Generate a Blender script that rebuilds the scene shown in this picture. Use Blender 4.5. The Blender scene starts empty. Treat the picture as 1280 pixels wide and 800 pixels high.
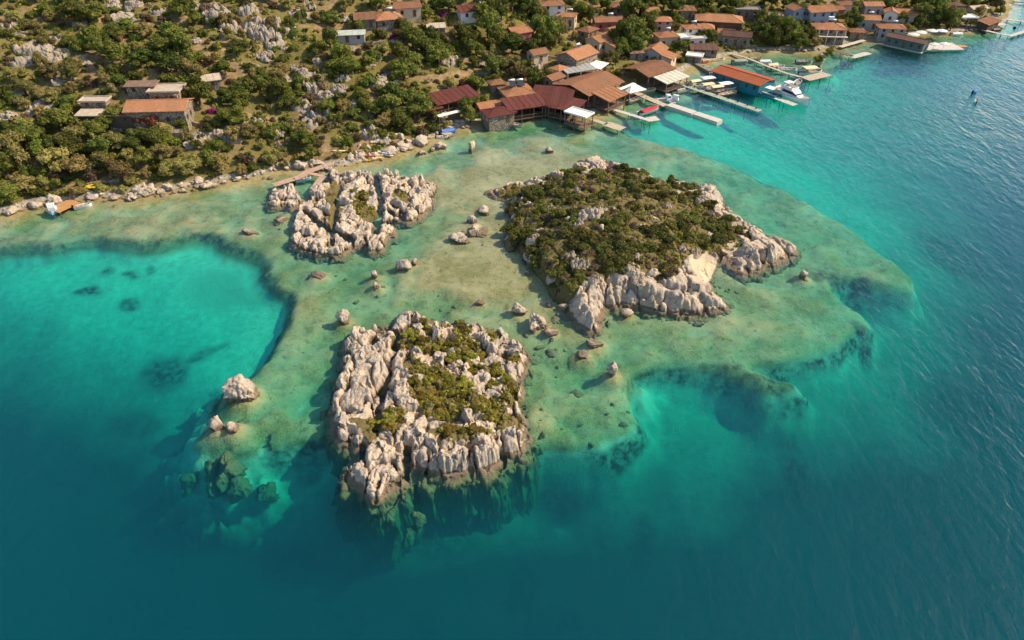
import bpy, bmesh, math, random
import numpy as np
from mathutils import Vector, Matrix

random.seed(7)
R = math.radians
scene = bpy.context.scene
COL = scene.collection

# ------------------------------------------------------------------ camera
PITCH, CAM_H, FPX, PW, PH = 38.0, 75.0, 865.0, 1280.0, 800.0
cam_data = bpy.data.cameras.new('camera')
cam = bpy.data.objects.new('camera', cam_data)
COL.objects.link(cam)
cam.location = (0, 0, CAM_H)
cam.rotation_euler = (R(90 - PITCH), 0, 0)
cam_data.sensor_width = 36.0
cam_data.lens = FPX / PW * 36.0
cam_data.clip_start = 0.5
cam_data.clip_end = 12000
scene.camera = cam

# ------------------------------------------------------------------ light
SUN_AZ, SUN_EL = 8.0, 41.0        # azimuth from +X towards +Y
sun_dir = Vector((math.cos(R(SUN_AZ)) * math.cos(R(SUN_EL)), math.sin(R(SUN_AZ)) * math.cos(R(SUN_EL)), math.sin(R(SUN_EL))))
sd = bpy.data.lights.new('sun', 'SUN')
sd.energy = 4.5
sd.angle = R(0.5)
sd.color = (1.0, 0.825, 0.585)
so = bpy.data.objects.new('sun', sd)
COL.objects.link(so)
so.rotation_euler = (-sun_dir).to_track_quat('-Z', 'Y').to_euler()
so.location = (150, 60, 150)

world = bpy.data.worlds.new('World')
scene.world = world
world.use_nodes = True
wn = world.node_tree
bg = wn.nodes['Background']
sky = wn.nodes.new('ShaderNodeTexSky')
sky.sky_type = 'NISHITA'
sky.sun_disc = False
sky.sun_elevation = R(SUN_EL)
sky.sun_rotation = R(90 - SUN_AZ)
sky.dust_density = 0.8
wn.links.new(sky.outputs[0], bg.inputs[0])
bg.inputs[1].default_value = 0.15

scene.view_settings.view_transform = 'Standard'
scene.view_settings.look = 'None'
scene.view_settings.gamma = 1.0
scene.view_settings.use_curve_mapping = False
scene.view_settings.exposure = 0.5
scene.render.engine = 'CYCLES'
cy = scene.cycles
cy.use_denoising = True
cy.denoiser = 'OPENIMAGEDENOISE'
cy.use_adaptive_sampling = True
cy.adaptive_threshold = 0.02
cy.max_bounces = 8
cy.diffuse_bounces = 2
cy.glossy_bounces = 2
cy.transmission_bounces = 4
cy.transparent_max_bounces = 12
cy.volume_bounces = 1
cy.caustics_reflective = False
cy.caustics_refractive = False

# ------------------------------------------------------------------ photo pixel -> world
CP, SP = math.cos(R(PITCH)), math.sin(R(PITCH))
def ray(px, py):
    u, v = (px - PW / 2) / FPX, (PH / 2 - py) / FPX
    return np.array([u, CP + v * SP, -SP + v * CP])
def at(px, py, z=0.0):
    d = ray(px, py)
    t = (z - CAM_H) / d[2]
    return np.array([d[0] * t, d[1] * t, z])
def px_m(y, z=0.0):
    """photo pixels per metre at a world place"""
    return FPX / (y * CP + (CAM_H - z) * SP)

# ------------------------------------------------------------------ noise
def _h(ix, iy, iz, seed):
    n = (ix.astype(np.int64) * 374761393 + iy.astype(np.int64) * 668265263 + iz.astype(np.int64) * 2147483647 + seed * 974711) & 0xffffffff
    n = ((n ^ (n >> 13)) * 1274126177) & 0xffffffff
    n = ((n ^ (n >> 16)) * 2246822519) & 0xffffffff
    n = n ^ (n >> 15)
    return (n & 0xffffff) / float(0xffffff)
def vnoise(x, y, z=None, seed=0):
    x = np.asarray(x, float); y = np.asarray(y, float)
    if z is None:
        ix, iy = np.floor(x), np.floor(y)
        fx, fy = x - ix, y - iy
        u, v = fx * fx * fx * (fx * (fx * 6 - 15) + 10), fy * fy * fy * (fy * (fy * 6 - 15) + 10)
        o = np.zeros_like(ix)
        a, b = _h(ix, iy, o, seed), _h(ix + 1, iy, o, seed)
        c, d = _h(ix, iy + 1, o, seed), _h(ix + 1, iy + 1, o, seed)
        return (a + (b - a) * u) * (1 - v) + (c + (d - c) * u) * v - 0.5
    z = np.asarray(z, float)
    ix, iy, iz = np.floor(x), np.floor(y), np.floor(z)
    fx, fy, fz = x - ix, y - iy, z - iz
    u, v, w = (f * f * (3 - 2 * f) for f in (fx, fy, fz))
    r = 0
    for dz in (0, 1):
        a, b = _h(ix, iy, iz + dz, seed), _h(ix + 1, iy, iz + dz, seed)
        c, d = _h(ix, iy + 1, iz + dz, seed), _h(ix + 1, iy + 1, iz + dz, seed)
        s = (a + (b - a) * u) * (1 - v) + (c + (d - c) * u) * v
        r = r + s * (w if dz else 1 - w)
    return r - 0.5
def fbm(x, y, z=None, octs=4, seed=0, gain=0.5):
    r, a, f = 0, 1.0, 1.0
    for k in range(octs):
        r = r + a * vnoise(x * f, y * f, None if z is None else z * f, seed + k * 17)
        a *= gain; f *= 2.03
    return r
def worley(x, y, seed=0):
    """F1, F2, cell hash"""
    ix, iy = np.floor(x), np.floor(y)
    o = np.zeros_like(ix)
    f1 = np.full(x.shape, 9.0); f2 = np.full(x.shape, 9.0); cid = np.zeros(x.shape)
    for a in (-1, 0, 1):
        for b in (-1, 0, 1):
            jx, jy = ix + a, iy + b
            px = jx + 0.1 + 0.8 * _h(jx, jy, o, seed); py = jy + 0.1 + 0.8 * _h(jx, jy, o + 1, seed)
            d = np.hypot(px - x, py - y)
            hh = _h(jx, jy, o + 2, seed)
            nearer = d < f1
            f2 = np.where(nearer, f1, np.minimum(f2, d))
            cid = np.where(nearer, hh, cid)
            f1 = np.where(nearer, d, f1)
    return f1, f2, cid
def facet(x, y, seed=0):
    """as worley, with a random tilted plane in each cell: angular blocks"""
    ix, iy = np.floor(x), np.floor(y); o = np.zeros_like(ix)
    f1 = np.full(x.shape, 9.0); f2 = np.full(x.shape, 9.0); cid = np.zeros(x.shape); tl = np.zeros(x.shape)
    for a in (-1, 0, 1):
        for b in (-1, 0, 1):
            jx, jy = ix + a, iy + b
            dx = x - jx - 0.1 - 0.8 * _h(jx, jy, o, seed); dy = y - jy - 0.1 - 0.8 * _h(jx, jy, o + 1, seed)
            d = np.hypot(dx, dy) * (0.85 + 0.3 * _h(jx, jy, o + 5, seed)); n = d < f1
            f2 = np.where(n, f1, np.minimum(f2, d)); cid = np.where(n, _h(jx, jy, o + 2, seed), cid)
            tl = np.where(n, dx * (_h(jx, jy, o + 3, seed) - .5) * 2 + dy * (_h(jx, jy, o + 4, seed) - .5) * 2, tl); f1 = np.where(n, d, f1)
    return f1, f2, cid, tl
def sstep(a, b, x):
    t = np.clip((x - a) / (b - a), 0, 1)
    return t * t * (3 - 2 * t)
def sdf(poly, X, Y):
    """signed distance to a polygon, positive inside"""
    P = np.asarray(poly, float)
    d2 = np.full(X.shape, 1e18); ins = np.zeros(X.shape, bool)
    n = len(P)
    for i in range(n):
        ax, ay = P[i]; bx, by = P[(i + 1) % n]
        ex, ey = bx - ax, by - ay
        L = ex * ex + ey * ey + 1e-12
        t = np.clip(((X - ax) * ex + (Y - ay) * ey) / L, 0, 1)
        d2 = np.minimum(d2, (X - ax - t * ex) ** 2 + (Y - ay - t * ey) ** 2)
        if ay != by:
            c = ((ay > Y) != (by > Y)) & (X < ex * (Y - ay) / (by - ay) + ax)
            ins ^= c
    d = np.sqrt(d2)
    return np.where(ins, d, -d)
def segdist(pts, X, Y):
    d2 = np.full(X.shape, 1e18)
    for (ax, ay), (bx, by) in zip(pts[:-1], pts[1:]):
        ex, ey = bx - ax, by - ay
        t = np.clip(((X - ax) * ex + (Y - ay) * ey) / (ex * ex + ey * ey + 1e-12), 0, 1)
        d2 = np.minimum(d2, (X - ax - t * ex) ** 2 + (Y - ay - t * ey) ** 2)
    return np.sqrt(d2)
def chaikin(P, n=2, closed=True):
    P = np.asarray(P, float)
    for _ in range(n):
        Q = np.roll(P, -1, 0)
        N = np.empty((len(P) * 2, 2))
        N[0::2] = P * .75 + Q * .25; N[1::2] = P * .25 + Q * .75
        P = N
    return P
def polyw(pts, z=0.0, smooth=1):
    """photo pixels -> world polygon; a third number lifts a point"""
    P = np.array([at(p[0], p[1], p[2] if len(p) > 2 else z)[:2] for p in pts])
    return chaikin(P, smooth) if smooth else P
def rbf(ctrl, X, Y):
    C = np.asarray(ctrl, float)
    n = len(C)
    d = np.hypot(C[:, None, 0] - C[None, :, 0], C[:, None, 1] - C[None, :, 1])
    A = np.zeros((n + 1, n + 1)); A[:n, :n] = d + np.eye(n) * 0.3; A[n, :n] = 1; A[:n, n] = 1
    w = np.linalg.solve(A, np.append(C[:, 2], 0))
    r = np.full(X.shape, w[n])
    for i in range(n):
        r = r + w[i] * np.hypot(X - C[i, 0], Y - C[i, 1])
    return r

# ------------------------------------------------------------------ mesh + object helpers
def mesh_np(name, V, F, mats=(), smooth=True, attrs=None, mi=None):
    """V (n,3), F (m,k) with one k"""
    V = np.asarray(V, np.float32); F = np.asarray(F, np.int32)
    me = bpy.data.meshes.new(name)
    me.vertices.add(len(V)); me.vertices.foreach_set('co', V.ravel())
    k = F.shape[1]
    me.loops.add(F.size); me.loops.foreach_set('vertex_index', F.ravel())
    me.polygons.add(len(F)); me.polygons.foreach_set('loop_start', np.arange(0, F.size, k, dtype=np.int32))
    if mi is not None:
        me.polygons.foreach_set('material_index', np.asarray(mi, np.int32))
    me.polygons.foreach_set('use_smooth', np.full(len(F), smooth, bool))
    for nm, a in (attrs or {}).items():
        at_ = me.attributes.new(nm, 'FLOAT', 'POINT'); at_.data.foreach_set('value', np.asarray(a, np.float32).ravel())
    for m in mats: me.materials.append(m)
    me.update(calc_edges=True); me.validate()
    return me
def link(name, me, parent=None, loc=(0, 0, 0)):
    o = bpy.data.objects.new(name, me); COL.objects.link(o)
    o.location = loc
    if parent is not None: o.parent = parent
    return o
def tag(o, label=None, cat=None, group=None, kind=None):
    if label: o['label'] = label
    if cat: o['category'] = cat
    if group: o['group'] = group
    if kind: o['kind'] = kind
    return o
def thing(name, label, cat, loc, rz=0.0, group=None):
    o = bpy.data.objects.new(name, None); COL.objects.link(o)
    o.empty_display_size = 0.3
    o.location = loc; o.rotation_euler = (0, 0, rz)
    return tag(o, label, cat, group)
def copy_tree(o, parent=None):
    c = o.copy(); COL.objects.link(c)
    if parent is not None: c.parent = parent
    for ch in list(o.children):
        copy_tree(ch, c)
    return c
class MB:
    """collects boxes, bars, tubes and sheets into one mesh"""
    def __init__(s): s.v = []; s.f = []; s.m = []
    def poly(s, pts, faces, m=0):
        b = len(s.v); s.v += [tuple(map(float, p)) for p in pts]
        for f in faces: s.f.append([b + i for i in f]); s.m.append(m)
        return s
    def box(s, x0, y0, z0, x1, y1, z1, m=0, M=None):
        p = [(x0, y0, z0), (x1, y0, z0), (x1, y1, z0), (x0, y1, z0), (x0, y0, z1), (x1, y0, z1), (x1, y1, z1), (x0, y1, z1)]
        if M is not None: p = [tuple(M @ Vector(q)) for q in p]
        return s.poly(p, [(0, 3, 2, 1), (4, 5, 6, 7), (0, 1, 5, 4), (1, 2, 6, 5), (2, 3, 7, 6), (3, 0, 4, 7)], m)
    def tube(s, p0, p1, r0, r1=None, n=8, m=0, cap=True):
        r1 = r0 if r1 is None else r1
        p0, p1 = Vector(p0), Vector(p1); d = (p1 - p0)
        q = d.to_track_quat('Z', 'Y')
        pts = []
        for p, r in ((p0, r0), (p1, r1)):
            for k in range(n):
                a = 2 * math.pi * k / n
                pts.append(p + q @ Vector((r * math.cos(a), r * math.sin(a), 0)))
        fs = [(k, (k + 1) % n, n + (k + 1) % n, n + k) for k in range(n)]
        if cap: fs += [tuple(range(n - 1, -1, -1)), tuple(range(n, 2 * n))]
        return s.poly(pts, fs, m)
    def loft(s, rings, m=0, cap=True, closed=True):
        n = len(rings[0]); pts = [p for r in rings for p in r]; fs = []
        for i in range(len(rings) - 1):
            for k in range(n if closed else n - 1):
                a, b = i * n + k, i * n + (k + 1) % n
                fs.append((a, b, b + n, a + n))
        if cap: fs += [tuple(range(n - 1, -1, -1)), tuple(range((len(rings) - 1) * n, len(rings) * n))]
        return s.poly(pts, fs, m)
    def build(s, name, mats, parent=None, loc=(0, 0, 0), smooth=False):
        me = bpy.data.meshes.new(name)
        me.from_pydata(s.v, [], s.f)
        for m in (mats if isinstance(mats, (list, tuple)) else [mats]): me.materials.append(m)
        me.polygons.foreach_set('material_index', s.m)
        bm = bmesh.new(); bm.from_mesh(me); bmesh.ops.recalc_face_normals(bm, faces=bm.faces); bm.to_mesh(me); bm.free()
        if smooth: me.polygons.foreach_set('use_smooth', [True] * len(me.polygons))
        me.update()
        return link(name, me, parent, loc)

# ------------------------------------------------------------------ materials
class NT:
    def __init__(s, name):
        s.mat = bpy.data.materials.new(name); s.mat.use_nodes = True
        s.t = s.mat.node_tree; s.t.nodes.clear()
        s.out = s.t.nodes.new('ShaderNodeOutputMaterial')
    def n(s, typ, **kw):
        nd = s.t.nodes.new('ShaderNode' + typ)
        for k, v in kw.items():
            if k.startswith('i_'):
                key = k[2:]; key = int(key) if key.isdigit() else key.replace('_', ' ')
                s.set(nd.inputs[key], v)
            else: setattr(nd, k, v)
        return nd
    def set(s, sock, v):
        if isinstance(v, bpy.types.NodeSocket): s.t.links.new(v, sock)
        elif isinstance(v, bpy.types.Node): s.t.links.new(v.outputs[0], sock)
        elif isinstance(v, (tuple, list)) and len(v) == 3 and sock.type == 'RGBA': sock.default_value = (*v, 1)
        else: sock.default_value = v
    def noise(s, scale, detail=4, rough=0.55, vec=None, dist=0.0):
        nd = s.n('TexNoise', i_Scale=scale, i_Detail=detail, i_Roughness=rough, i_Distortion=dist)
        if vec is not None: s.set(nd.inputs['Vector'], vec)
        return nd.outputs[0]
    def ramp(s, fac, stops):
        nd = s.n('ValToRGB'); s.set(nd.inputs[0], fac)
        e = nd.color_ramp.elements
        while len(e) < len(stops): e.new(0.5)
        for el, (p, c) in zip(e, stops):
            el.position = p; el.color = (*c, 1) if len(c) == 3 else c
        return nd.outputs[0]
    def rng(s, v, a, b, c=0.0, d=1.0):
        nd = s.n('MapRange'); s.set(nd.inputs[0], v)
        for i, q in enumerate((a, b, c, d)): nd.inputs[1 + i].default_value = q
        return nd.outputs[0]
    def mix(s, f, a, b, mode='MIX'):
        nd = s.n('Mix', data_type='RGBA', blend_type=mode)
        s.set(nd.inputs[0], f); s.set(nd.inputs[6], a); s.set(nd.inputs[7], b)
        return nd.outputs[2]
    def math(s, op, a, b=0.0, clamp=False):
        nd = s.n('Math', operation=op, use_clamp=clamp); s.set(nd.inputs[0], a); s.set(nd.inputs[1], b)
        return nd.outputs[0]
    def attr(s, name): return s.n('Attribute', attribute_name=name).outputs['Fac']
    def pos(s): return s.n('NewGeometry').outputs['Position']
    def obj(s): return s.n('TexCoord').outputs['Object']
    def bump(s, h, dist, strength=1.0, normal=None):
        nd = s.n('Bump', i_Distance=dist, i_Strength=strength); s.set(nd.inputs['Height'], h)
        if normal is not None: s.set(nd.inputs['Normal'], normal)
        return nd.outputs[0]
    def bsdf(s, color, rough=0.8, normal=None, spec=0.3, metal=0.0):
        nd = s.n('BsdfPrincipled'); s.set(nd.inputs['Base Color'], color); s.set(nd.inputs['Roughness'], rough)
        nd.inputs['Specular IOR Level'].default_value = spec; nd.inputs['Metallic'].default_value = metal
        if normal is not None: s.set(nd.inputs['Normal'], normal)
        s.t.links.new(nd.outputs[0], s.out.inputs[0])
        return s.mat
MATS = {}
def plain(name, c, rough=0.7, var=0.25, scale=2.0, spec=0.3, metal=0.0, per_object=0.0):
    """worn plain paint / cloth / plaster: noise-varied colour"""
    if name in MATS: return MATS[name]
    m = NT(name)
    f = m.noise(scale, 6, 0.65, m.obj())
    lo = tuple(x * (1 - var) for x in c); hi = tuple(min(1, x * (1 + var)) for x in c)
    col = m.ramp(f, [(0.3, lo), (0.7, hi)])
    if per_object:
        rnd = m.n('ObjectInfo').outputs['Random']
        hs = m.n('HueSaturation', i_Value=m.rng(rnd, 0, 1, 1 - per_object, 1 + per_object)); m.set(hs.inputs['Color'], col); col = hs.outputs[0]
    MATS[name] = m.bsdf(col, rough, m.bump(m.noise(scale * 6, 3, 0.6, m.obj()), 0.02, 0.4), spec, metal)
    return MATS[name]
# ------------------------------------------------------------------ shoreline, shelf and bathymetry (read off the photo, then real metres)
SHORE = [(-160, 290), (-60, 280), (0, 271), (28, 263), (60, 253), (95, 253), (130, 249), (170, 246), (215, 240), (250, 233), (290, 228), (330, 222), (345, 214), (375, 210),
         (405, 211), (430, 207), (455, 205), (475, 199), (500, 190), (520, 183), (532, 178), (548, 171), (565, 163), (590, 155), (605, 150), (640, 146), (690, 140), (735, 146), (752, 140),
         (765, 128), (790, 116), (815, 108), (845, 100), (862, 84), (880, 77), (905, 71), (930, 67), (960, 64), (985, 64), (1005, 66),
         (1030, 63), (1045, 56), (1075, 50), (1110, 50), (1140, 44), (1180, 43), (1208, 39), (1232, 35), (1248, 26), (1257, 14), (1262, -8), (1272, -60), (1330, -140)]
shore_w = [tuple(at(*p)[:2]) for p in SHORE]
LAND = chaikin(np.array(shore_w), 1, True)[:-1]
LAND = np.array([shore_w[0]] + [tuple(p) for p in LAND[:-1]] + [shore_w[-1], (900, 4000), (-4000, 4000), (-4000, 180), (-400, 120)])
SHELF = [(-200, 330), (-60, 312), (0, 301), (60, 299), (95, 294), (125, 291), (160, 296), (185, 299), (225, 290), (262, 285), (300, 301), (330, 317), (345, 345), (375, 365),
         (362, 393), (350, 420), (330, 450), (292, 478), (268, 505), (268, 548), (300, 552), (330, 553), (372, 535), (405, 540), (425, 545), (445, 568), (470, 595), (500, 592), (540, 580), (600, 578),
         (640, 562), (668, 548), (720, 543), (770, 540), (806, 518), (792, 497), (778, 470), (800, 452), (850, 446), (900, 452), (950, 475), (1000, 480), (1010, 464), (965, 455), (938, 449),
         (1000, 437), (1060, 416), (1075, 398), (1090, 400), (1095, 385), (1062, 372), (1035, 345), (1060, 337), (1110, 350), (1150, 357), (1148, 332), (1100, 300), (1060, 270), (1000, 240), (950, 215),
         (900, 195), (850, 180), (800, 170), (775, 162), (775, 150), (800, 145), (830, 128), (870, 118), (885, 108), (915, 108), (960, 108), (1000, 92), (1030, 84), (1060, 68), (1100, 62), (1140, 58), (1180, 54),
         (1250, 45), (1275, 30), (1280, -20)]
SHELF_W = chaikin(np.array([at(*p)[:2] for p in SHELF] + [at(1100, -20)[:2], at(700, 40)[:2], at(300, 100)[:2], at(-200, 200)[:2]]), 1)
DEPTH = [(100, 330, 5), (200, 320, 4.2), (300, 330, 3.8), (345, 395, 4.5), (300, 430, 5), (200, 400, 6.3), (60, 380, 6.5), (0, 330, 5.2), (0, 430, 10), (120, 480, 11), (250, 450, 6),
         (230, 520, 9), (100, 600, 16), (0, 700, 22), (300, 620, 12), (350, 600, 9.5), (450, 690, 17), (250, 750, 24), (480, 650, 13), (560, 622, 11), (560, 650, 14), (700, 600, 11), (640, 770, 24), (850, 475, 7.5), (900, 510, 8.6), (820, 540, 10), (700, 580, 13), (1050, 490, 10), (960, 530, 12),
         (800, 580, 11), (950, 620, 14), (1000, 720, 22), (1200, 750, 26), (1200, 520, 12), (1050, 455, 8.5), (1150, 430, 10), (1110, 380, 8), (1180, 350, 9), (1250, 300, 11), (1150, 250, 8), (1000, 210, 5), (900, 165, 4.2),
         (950, 150, 6), (1100, 150, 8.5), (1250, 150, 11), (1000, 130, 6.5), (900, 130, 4.5), (1100, 95, 7), (1270, 60, 10), (840, 165, 3.5), (-200, 500, 18), (1500, 400, 24), (1400, 100, 18)]
depth_ctrl = [(*at(p[0], p[1])[:2], p[2]) for p in DEPTH]
# sea-grass beds: pixel ellipses (cx, cy, rx, ry, tilt, strength)
WEED = [(195, 430, 32, 17, -8, 1), (245, 414, 34, 6, -14, .8), (140, 476, 42, 14, 0, .7), (98, 339, 18, 7, -10, 1), (155, 354, 14, 7, 0, .9), (156, 320, 9, 5, 0, .9), (180, 318, 6, 3, 0, .8), (123, 318, 12, 5, -10, .9),
        (1020, 532, 20, 40, -35, 1), (1215, 272, 60, 26, 10, .9), (1240, 440, 60, 30, 0, .8), (648, 657, 24, 22, 0, .9), (816, 612, 16, 28, 0, .9), (405, 690, 34, 22, 0, .8), (520, 740, 30, 60, 0, .9), (60, 520, 60, 18, 0, .5),
        (1180, 590, 110, 50, 20, .7), (950, 690, 120, 60, 0, .5), (265, 340, 36, 22, 0, .35), (300, 350, 30, 14, 20, .4), (1100, 470, 30, 20, 30, .4), (330, 640, 40, 20, 0, .6), (700, 700, 60, 30, 0, .5), (90, 680, 80, 40, 0, .5),
        (1060, 345, 45, 7, 12, 1), (1085, 405, 26, 8, 35, 1), (960, 468, 45, 8, 12, .9), (880, 452, 55, 6, 0, .8), (700, 566, 50, 9, 0, .8), (545, 620, 60, 16, 0, .8), (390, 545, 40, 9, -20, .8), (30, 300, 60, 6, 0, .5)]

def grid_axis(a, b, step, far_lo, far_hi, grow=1.35):
    c = list(np.arange(a, b + step, step)); s = step
    while c[-1] < far_hi: s *= grow; c.append(c[-1] + s)
    s = step
    while c[0] > far_lo: s *= grow; c.insert(0, c[0] - s)
    return np.array(c)
gx = grid_axis(-235, 235, 0.75, -4500, 4500)
gy = np.concatenate([grid_axis(30, 190, 0.6, -1500, 190), grid_axis(190.9, 400, 0.9, 190.9, 5000)[0:]])
gy = np.unique(gy)
GX, GY = np.meshgrid(gx, gy)
wx = GX + 1.6 * fbm(GX / 6, GY / 6, seed=3, octs=4); wy = GY + 1.6 * fbm(GX / 6, GY / 6, seed=9, octs=4)
d_land = sdf(LAND, wx, wy)
d_shelf = sdf(SHELF_W, GX + 1.1 * fbm(GX / 4, GY / 4, seed=23), GY + 1.1 * fbm(GX / 4, GY / 4, seed=29))
nearm = (np.abs(GX) < 400) & (GY > -100) & (GY < 700)
deep = np.clip(rbf(depth_ctrl, np.clip(GX, -300, 300), np.clip(GY, 20, 400)), 3.2, 34)
deep = deep + 0.7 * fbm(GX / 9, GY / 9, seed=41) * np.minimum(1, deep / 8)
shelf_d = 0.95 + 0.8 * fbm(GX / 14, GY / 14, seed=51) + 0.55 * fbm(GX / 2.6, GY / 2.6, seed=57, octs=5)
for a_, b_, r_ in ((600, 350, 9), (640, 345, 7), (625, 218, 9), (570, 225, 9), (690, 200, 7), (230, 268, 10), (560, 330, 7), (700, 395, 6), (620, 270, 6)):
    q_ = at(a_, b_); shelf_d = shelf_d - 0.5 * np.exp(-((GX - q_[0]) ** 2 + (GY - q_[1]) ** 2) / (1.5 * r_) ** 2)
shelf_d = np.clip(shelf_d, 0.28, 3.0)
# the eastern arms and the southern rim lie a bit deeper
east = sstep(30, 75, GX) * sstep(210, 130, GY)
shelf_d = shelf_d + 0.9 * east
south = sstep(96, 72, GY)
shelf_d = shelf_d + 1.6 * south * (0.6 + fbm(GX / 4, GY / 4, seed=61))
e_side = sstep(5, 30, GX) * sstep(205, 180, GY)
t_edge = sstep(-4.2 - 0.6 * e_side, 0.8 + 0.8 * e_side, d_shelf)
bed = -(deep * (1 - t_edge) + np.minimum(shelf_d, deep) * t_edge)
# rubble aprons under the standing boulders: (pixel, pixel, pixel width)
MOUNDS = [(303, 492, 46), (270, 534, 22), (291, 534, 24), (430, 400, 20), (310, 290, 26), (397, 343, 24), (505, 334, 24), (519, 328, 16), (469, 345, 13), (470, 358, 14), (599, 379, 17), (648, 390, 24), (672, 405, 36), (690, 415, 22), (766, 466, 19), (727, 443, 24), (743, 430, 26), (686, 381, 15), (703, 385, 16), (783, 393, 18), (1003, 345, 15), (575, 300, 32), (597, 289, 36), (604, 264, 24), (590, 276, 16), (686, 189, 13), (549, 185, 20), (527, 192, 13), (541, 188, 9), (350, 275, 20), (660, 342, 10), (1022, 83, 19)]
mn = 0.35 * fbm(GX / 1.3, GY / 1.3, seed=67, octs=3)
for a_, b_, w_ in MOUNDS:
    q_ = at(a_, b_); r_ = w_ / px_m(q_[1]) / 2
    bed = np.maximum(bed, -0.22 - (0.42 + 0.06 * deep) * np.maximum(0, np.hypot(GX - q_[0], GY - q_[1]) * (1 + mn) - 0.75 * r_))
# near land the bottom rises to the beach
rise = sstep(-7, 0.0, d_land)
bed = bed * (1 - rise) + 0.12 * rise
slope_x = 0.34 - 0.13 * sstep(-60, 60, GX)
dl = np.maximum(d_land, 0)
soft = np.where(dl < 6, dl * dl / 12, dl - 3)
hill = 0.7 * np.minimum(dl, 1.6) / 1.6 + slope_x * soft * (1 - 0.25 * sstep(60, 220, dl)) * 0.95
hill = np.where(dl > 260, hill * 0 + (hill - (hill - np.minimum(hill, 80)) * 1.0), hill)
ridge = sstep(4, 30, dl)
hill = hill + ridge * (2.6 * fbm(GX / 26, GY / 26, seed=71, octs=3) + 0.9 * fbm(GX / 7, GY / 7, seed=77, octs=4)) * (1 - 0.6 * sstep(20, 60, GX))
hill = hill + sstep(1, 4, dl) * 0.35 * fbm(GX / 1.7, GY / 1.7, seed=79, octs=3)
Z = np.where(d_land > 0, np.maximum(hill, 0.12), bed)
Z = np.where((GY > 420) & (d_land > 0), np.minimum(Z, 90), Z)

# masks that belong to the ground itself: sea-grass, bare soil, trails
weed = np.zeros(GX.shape)
# pixel coordinates of the ground points at sea level, only used to read the photographed beds back into metres
dep = GY * CP + CAM_H * SP
inview = dep > 5
PXg = np.where(inview, PW / 2 + FPX * GX / np.maximum(dep, 5), -9999)
PYg = np.where(inview, PH / 2 - FPX * (GY * SP - CAM_H * CP) / np.maximum(dep, 5), -9999)
PXn = PXg + 14 * fbm(GX / 5, GY / 5, seed=81); PYn = PYg + 8 * fbm(GX / 5, GY / 5, seed=83)
for cx, cy_, rx, ry, tilt, st in WEED:
    c, s = math.cos(R(tilt)), math.sin(R(tilt))
    u = ((PXn - cx) * c + (PYn - cy_) * s) / rx; v = (-(PXn - cx) * s + (PYn - cy_) * c) / ry
    weed = np.maximum(weed, st * sstep(1.45, 0.55, np.hypot(u, v)))
edge = sstep(-2.8, -1.2, d_shelf) * sstep(0.3, -0.5, d_shelf) * (0.55 + 1.2 * np.clip(fbm(GX / 8, GY / 8, seed=87) + 0.3, 0, 1))
weed = np.maximum(weed, 0.35 * e_side * sstep(-16, -4, d_shelf) * (d_shelf < -0.5) * (0.6 + fbm(GX / 4, GY / 4, seed=95)))
weed = np.clip(np.maximum(weed, edge), 0, 1) * (d_land < -1)
TRAILS = [[(447, 190), (452, 165), (460, 140), (472, 122), (490, 104), (500, 92), (492, 72), (478, 60), (470, 46)], [(500, 92), (540, 95), (575, 92), (600, 82)], [(70, 28), (130, 26), (190, 28), (230, 24)], [(0, 18), (70, 28)],
          [(240, 62), (262, 54), (300, 50)], [(10, 236), (60, 236), (110, 231), (150, 222)], [(580, 75), (630, 62), (680, 50)]]
zg_last = [Z]
def ground_z(x, y):
    """bilinear height of the ground sheet"""
    i = np.clip(np.searchsorted(gx, x) - 1, 0, len(gx) - 2); j = np.clip(np.searchsorted(gy, y) - 1, 0, len(gy) - 2)
    u = (x - gx[i]) / (gx[i + 1] - gx[i]); v = (y - gy[j]) / (gy[j + 1] - gy[j])
    return (Z[j, i] * (1 - u) + Z[j, i + 1] * u) * (1 - v) + (Z[j + 1, i] * (1 - u) + Z[j + 1, i + 1] * u) * v
def hit(px, py, zf=None, floor=0.0):
    """where the photo's ray through a pixel meets the ground"""
    zf = zf or ground_z
    d = ray(px, py); o = np.array([0, 0, CAM_H])
    t0 = 40.0; step = 0.6; t = t0
    while t < 900:
        p = o + d * t
        if p[2] <= max(floor, float(zf(p[0], p[1]))):
            a, b = t - step, t
            for _ in range(12):
                m = (a + b) / 2; q = o + d * m
                if q[2] <= max(floor, float(zf(q[0], q[1]))): b = m
                else: a = m
            q = o + d * b
            return np.array([q[0], q[1], max(floor, float(zf(q[0], q[1])))])
        t += step
    return None
soil = 0.42 + 0.9 * fbm(GX / 9, GY / 9, seed=91, octs=4)
for tr in TRAILS:
    pw = [hit(*p) for p in tr]; pw = [q[:2] for q in pw if q is not None]
    soil = np.maximum(soil, 1.6 * sstep(1.9, 0.7, segdist(pw, wx, wy)))
soil = np.where(d_land > 0, soil, 0)
rubble = sstep(5, 0.5, dl) * (d_land > -3)

nx, ny = len(gx), len(gy)
idx = np.arange(nx * ny).reshape(ny, nx)
F = np.stack([idx[:-1, :-1], idx[:-1, 1:], idx[1:, 1:], idx[1:, :-1]], -1).reshape(-1, 4)

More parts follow.
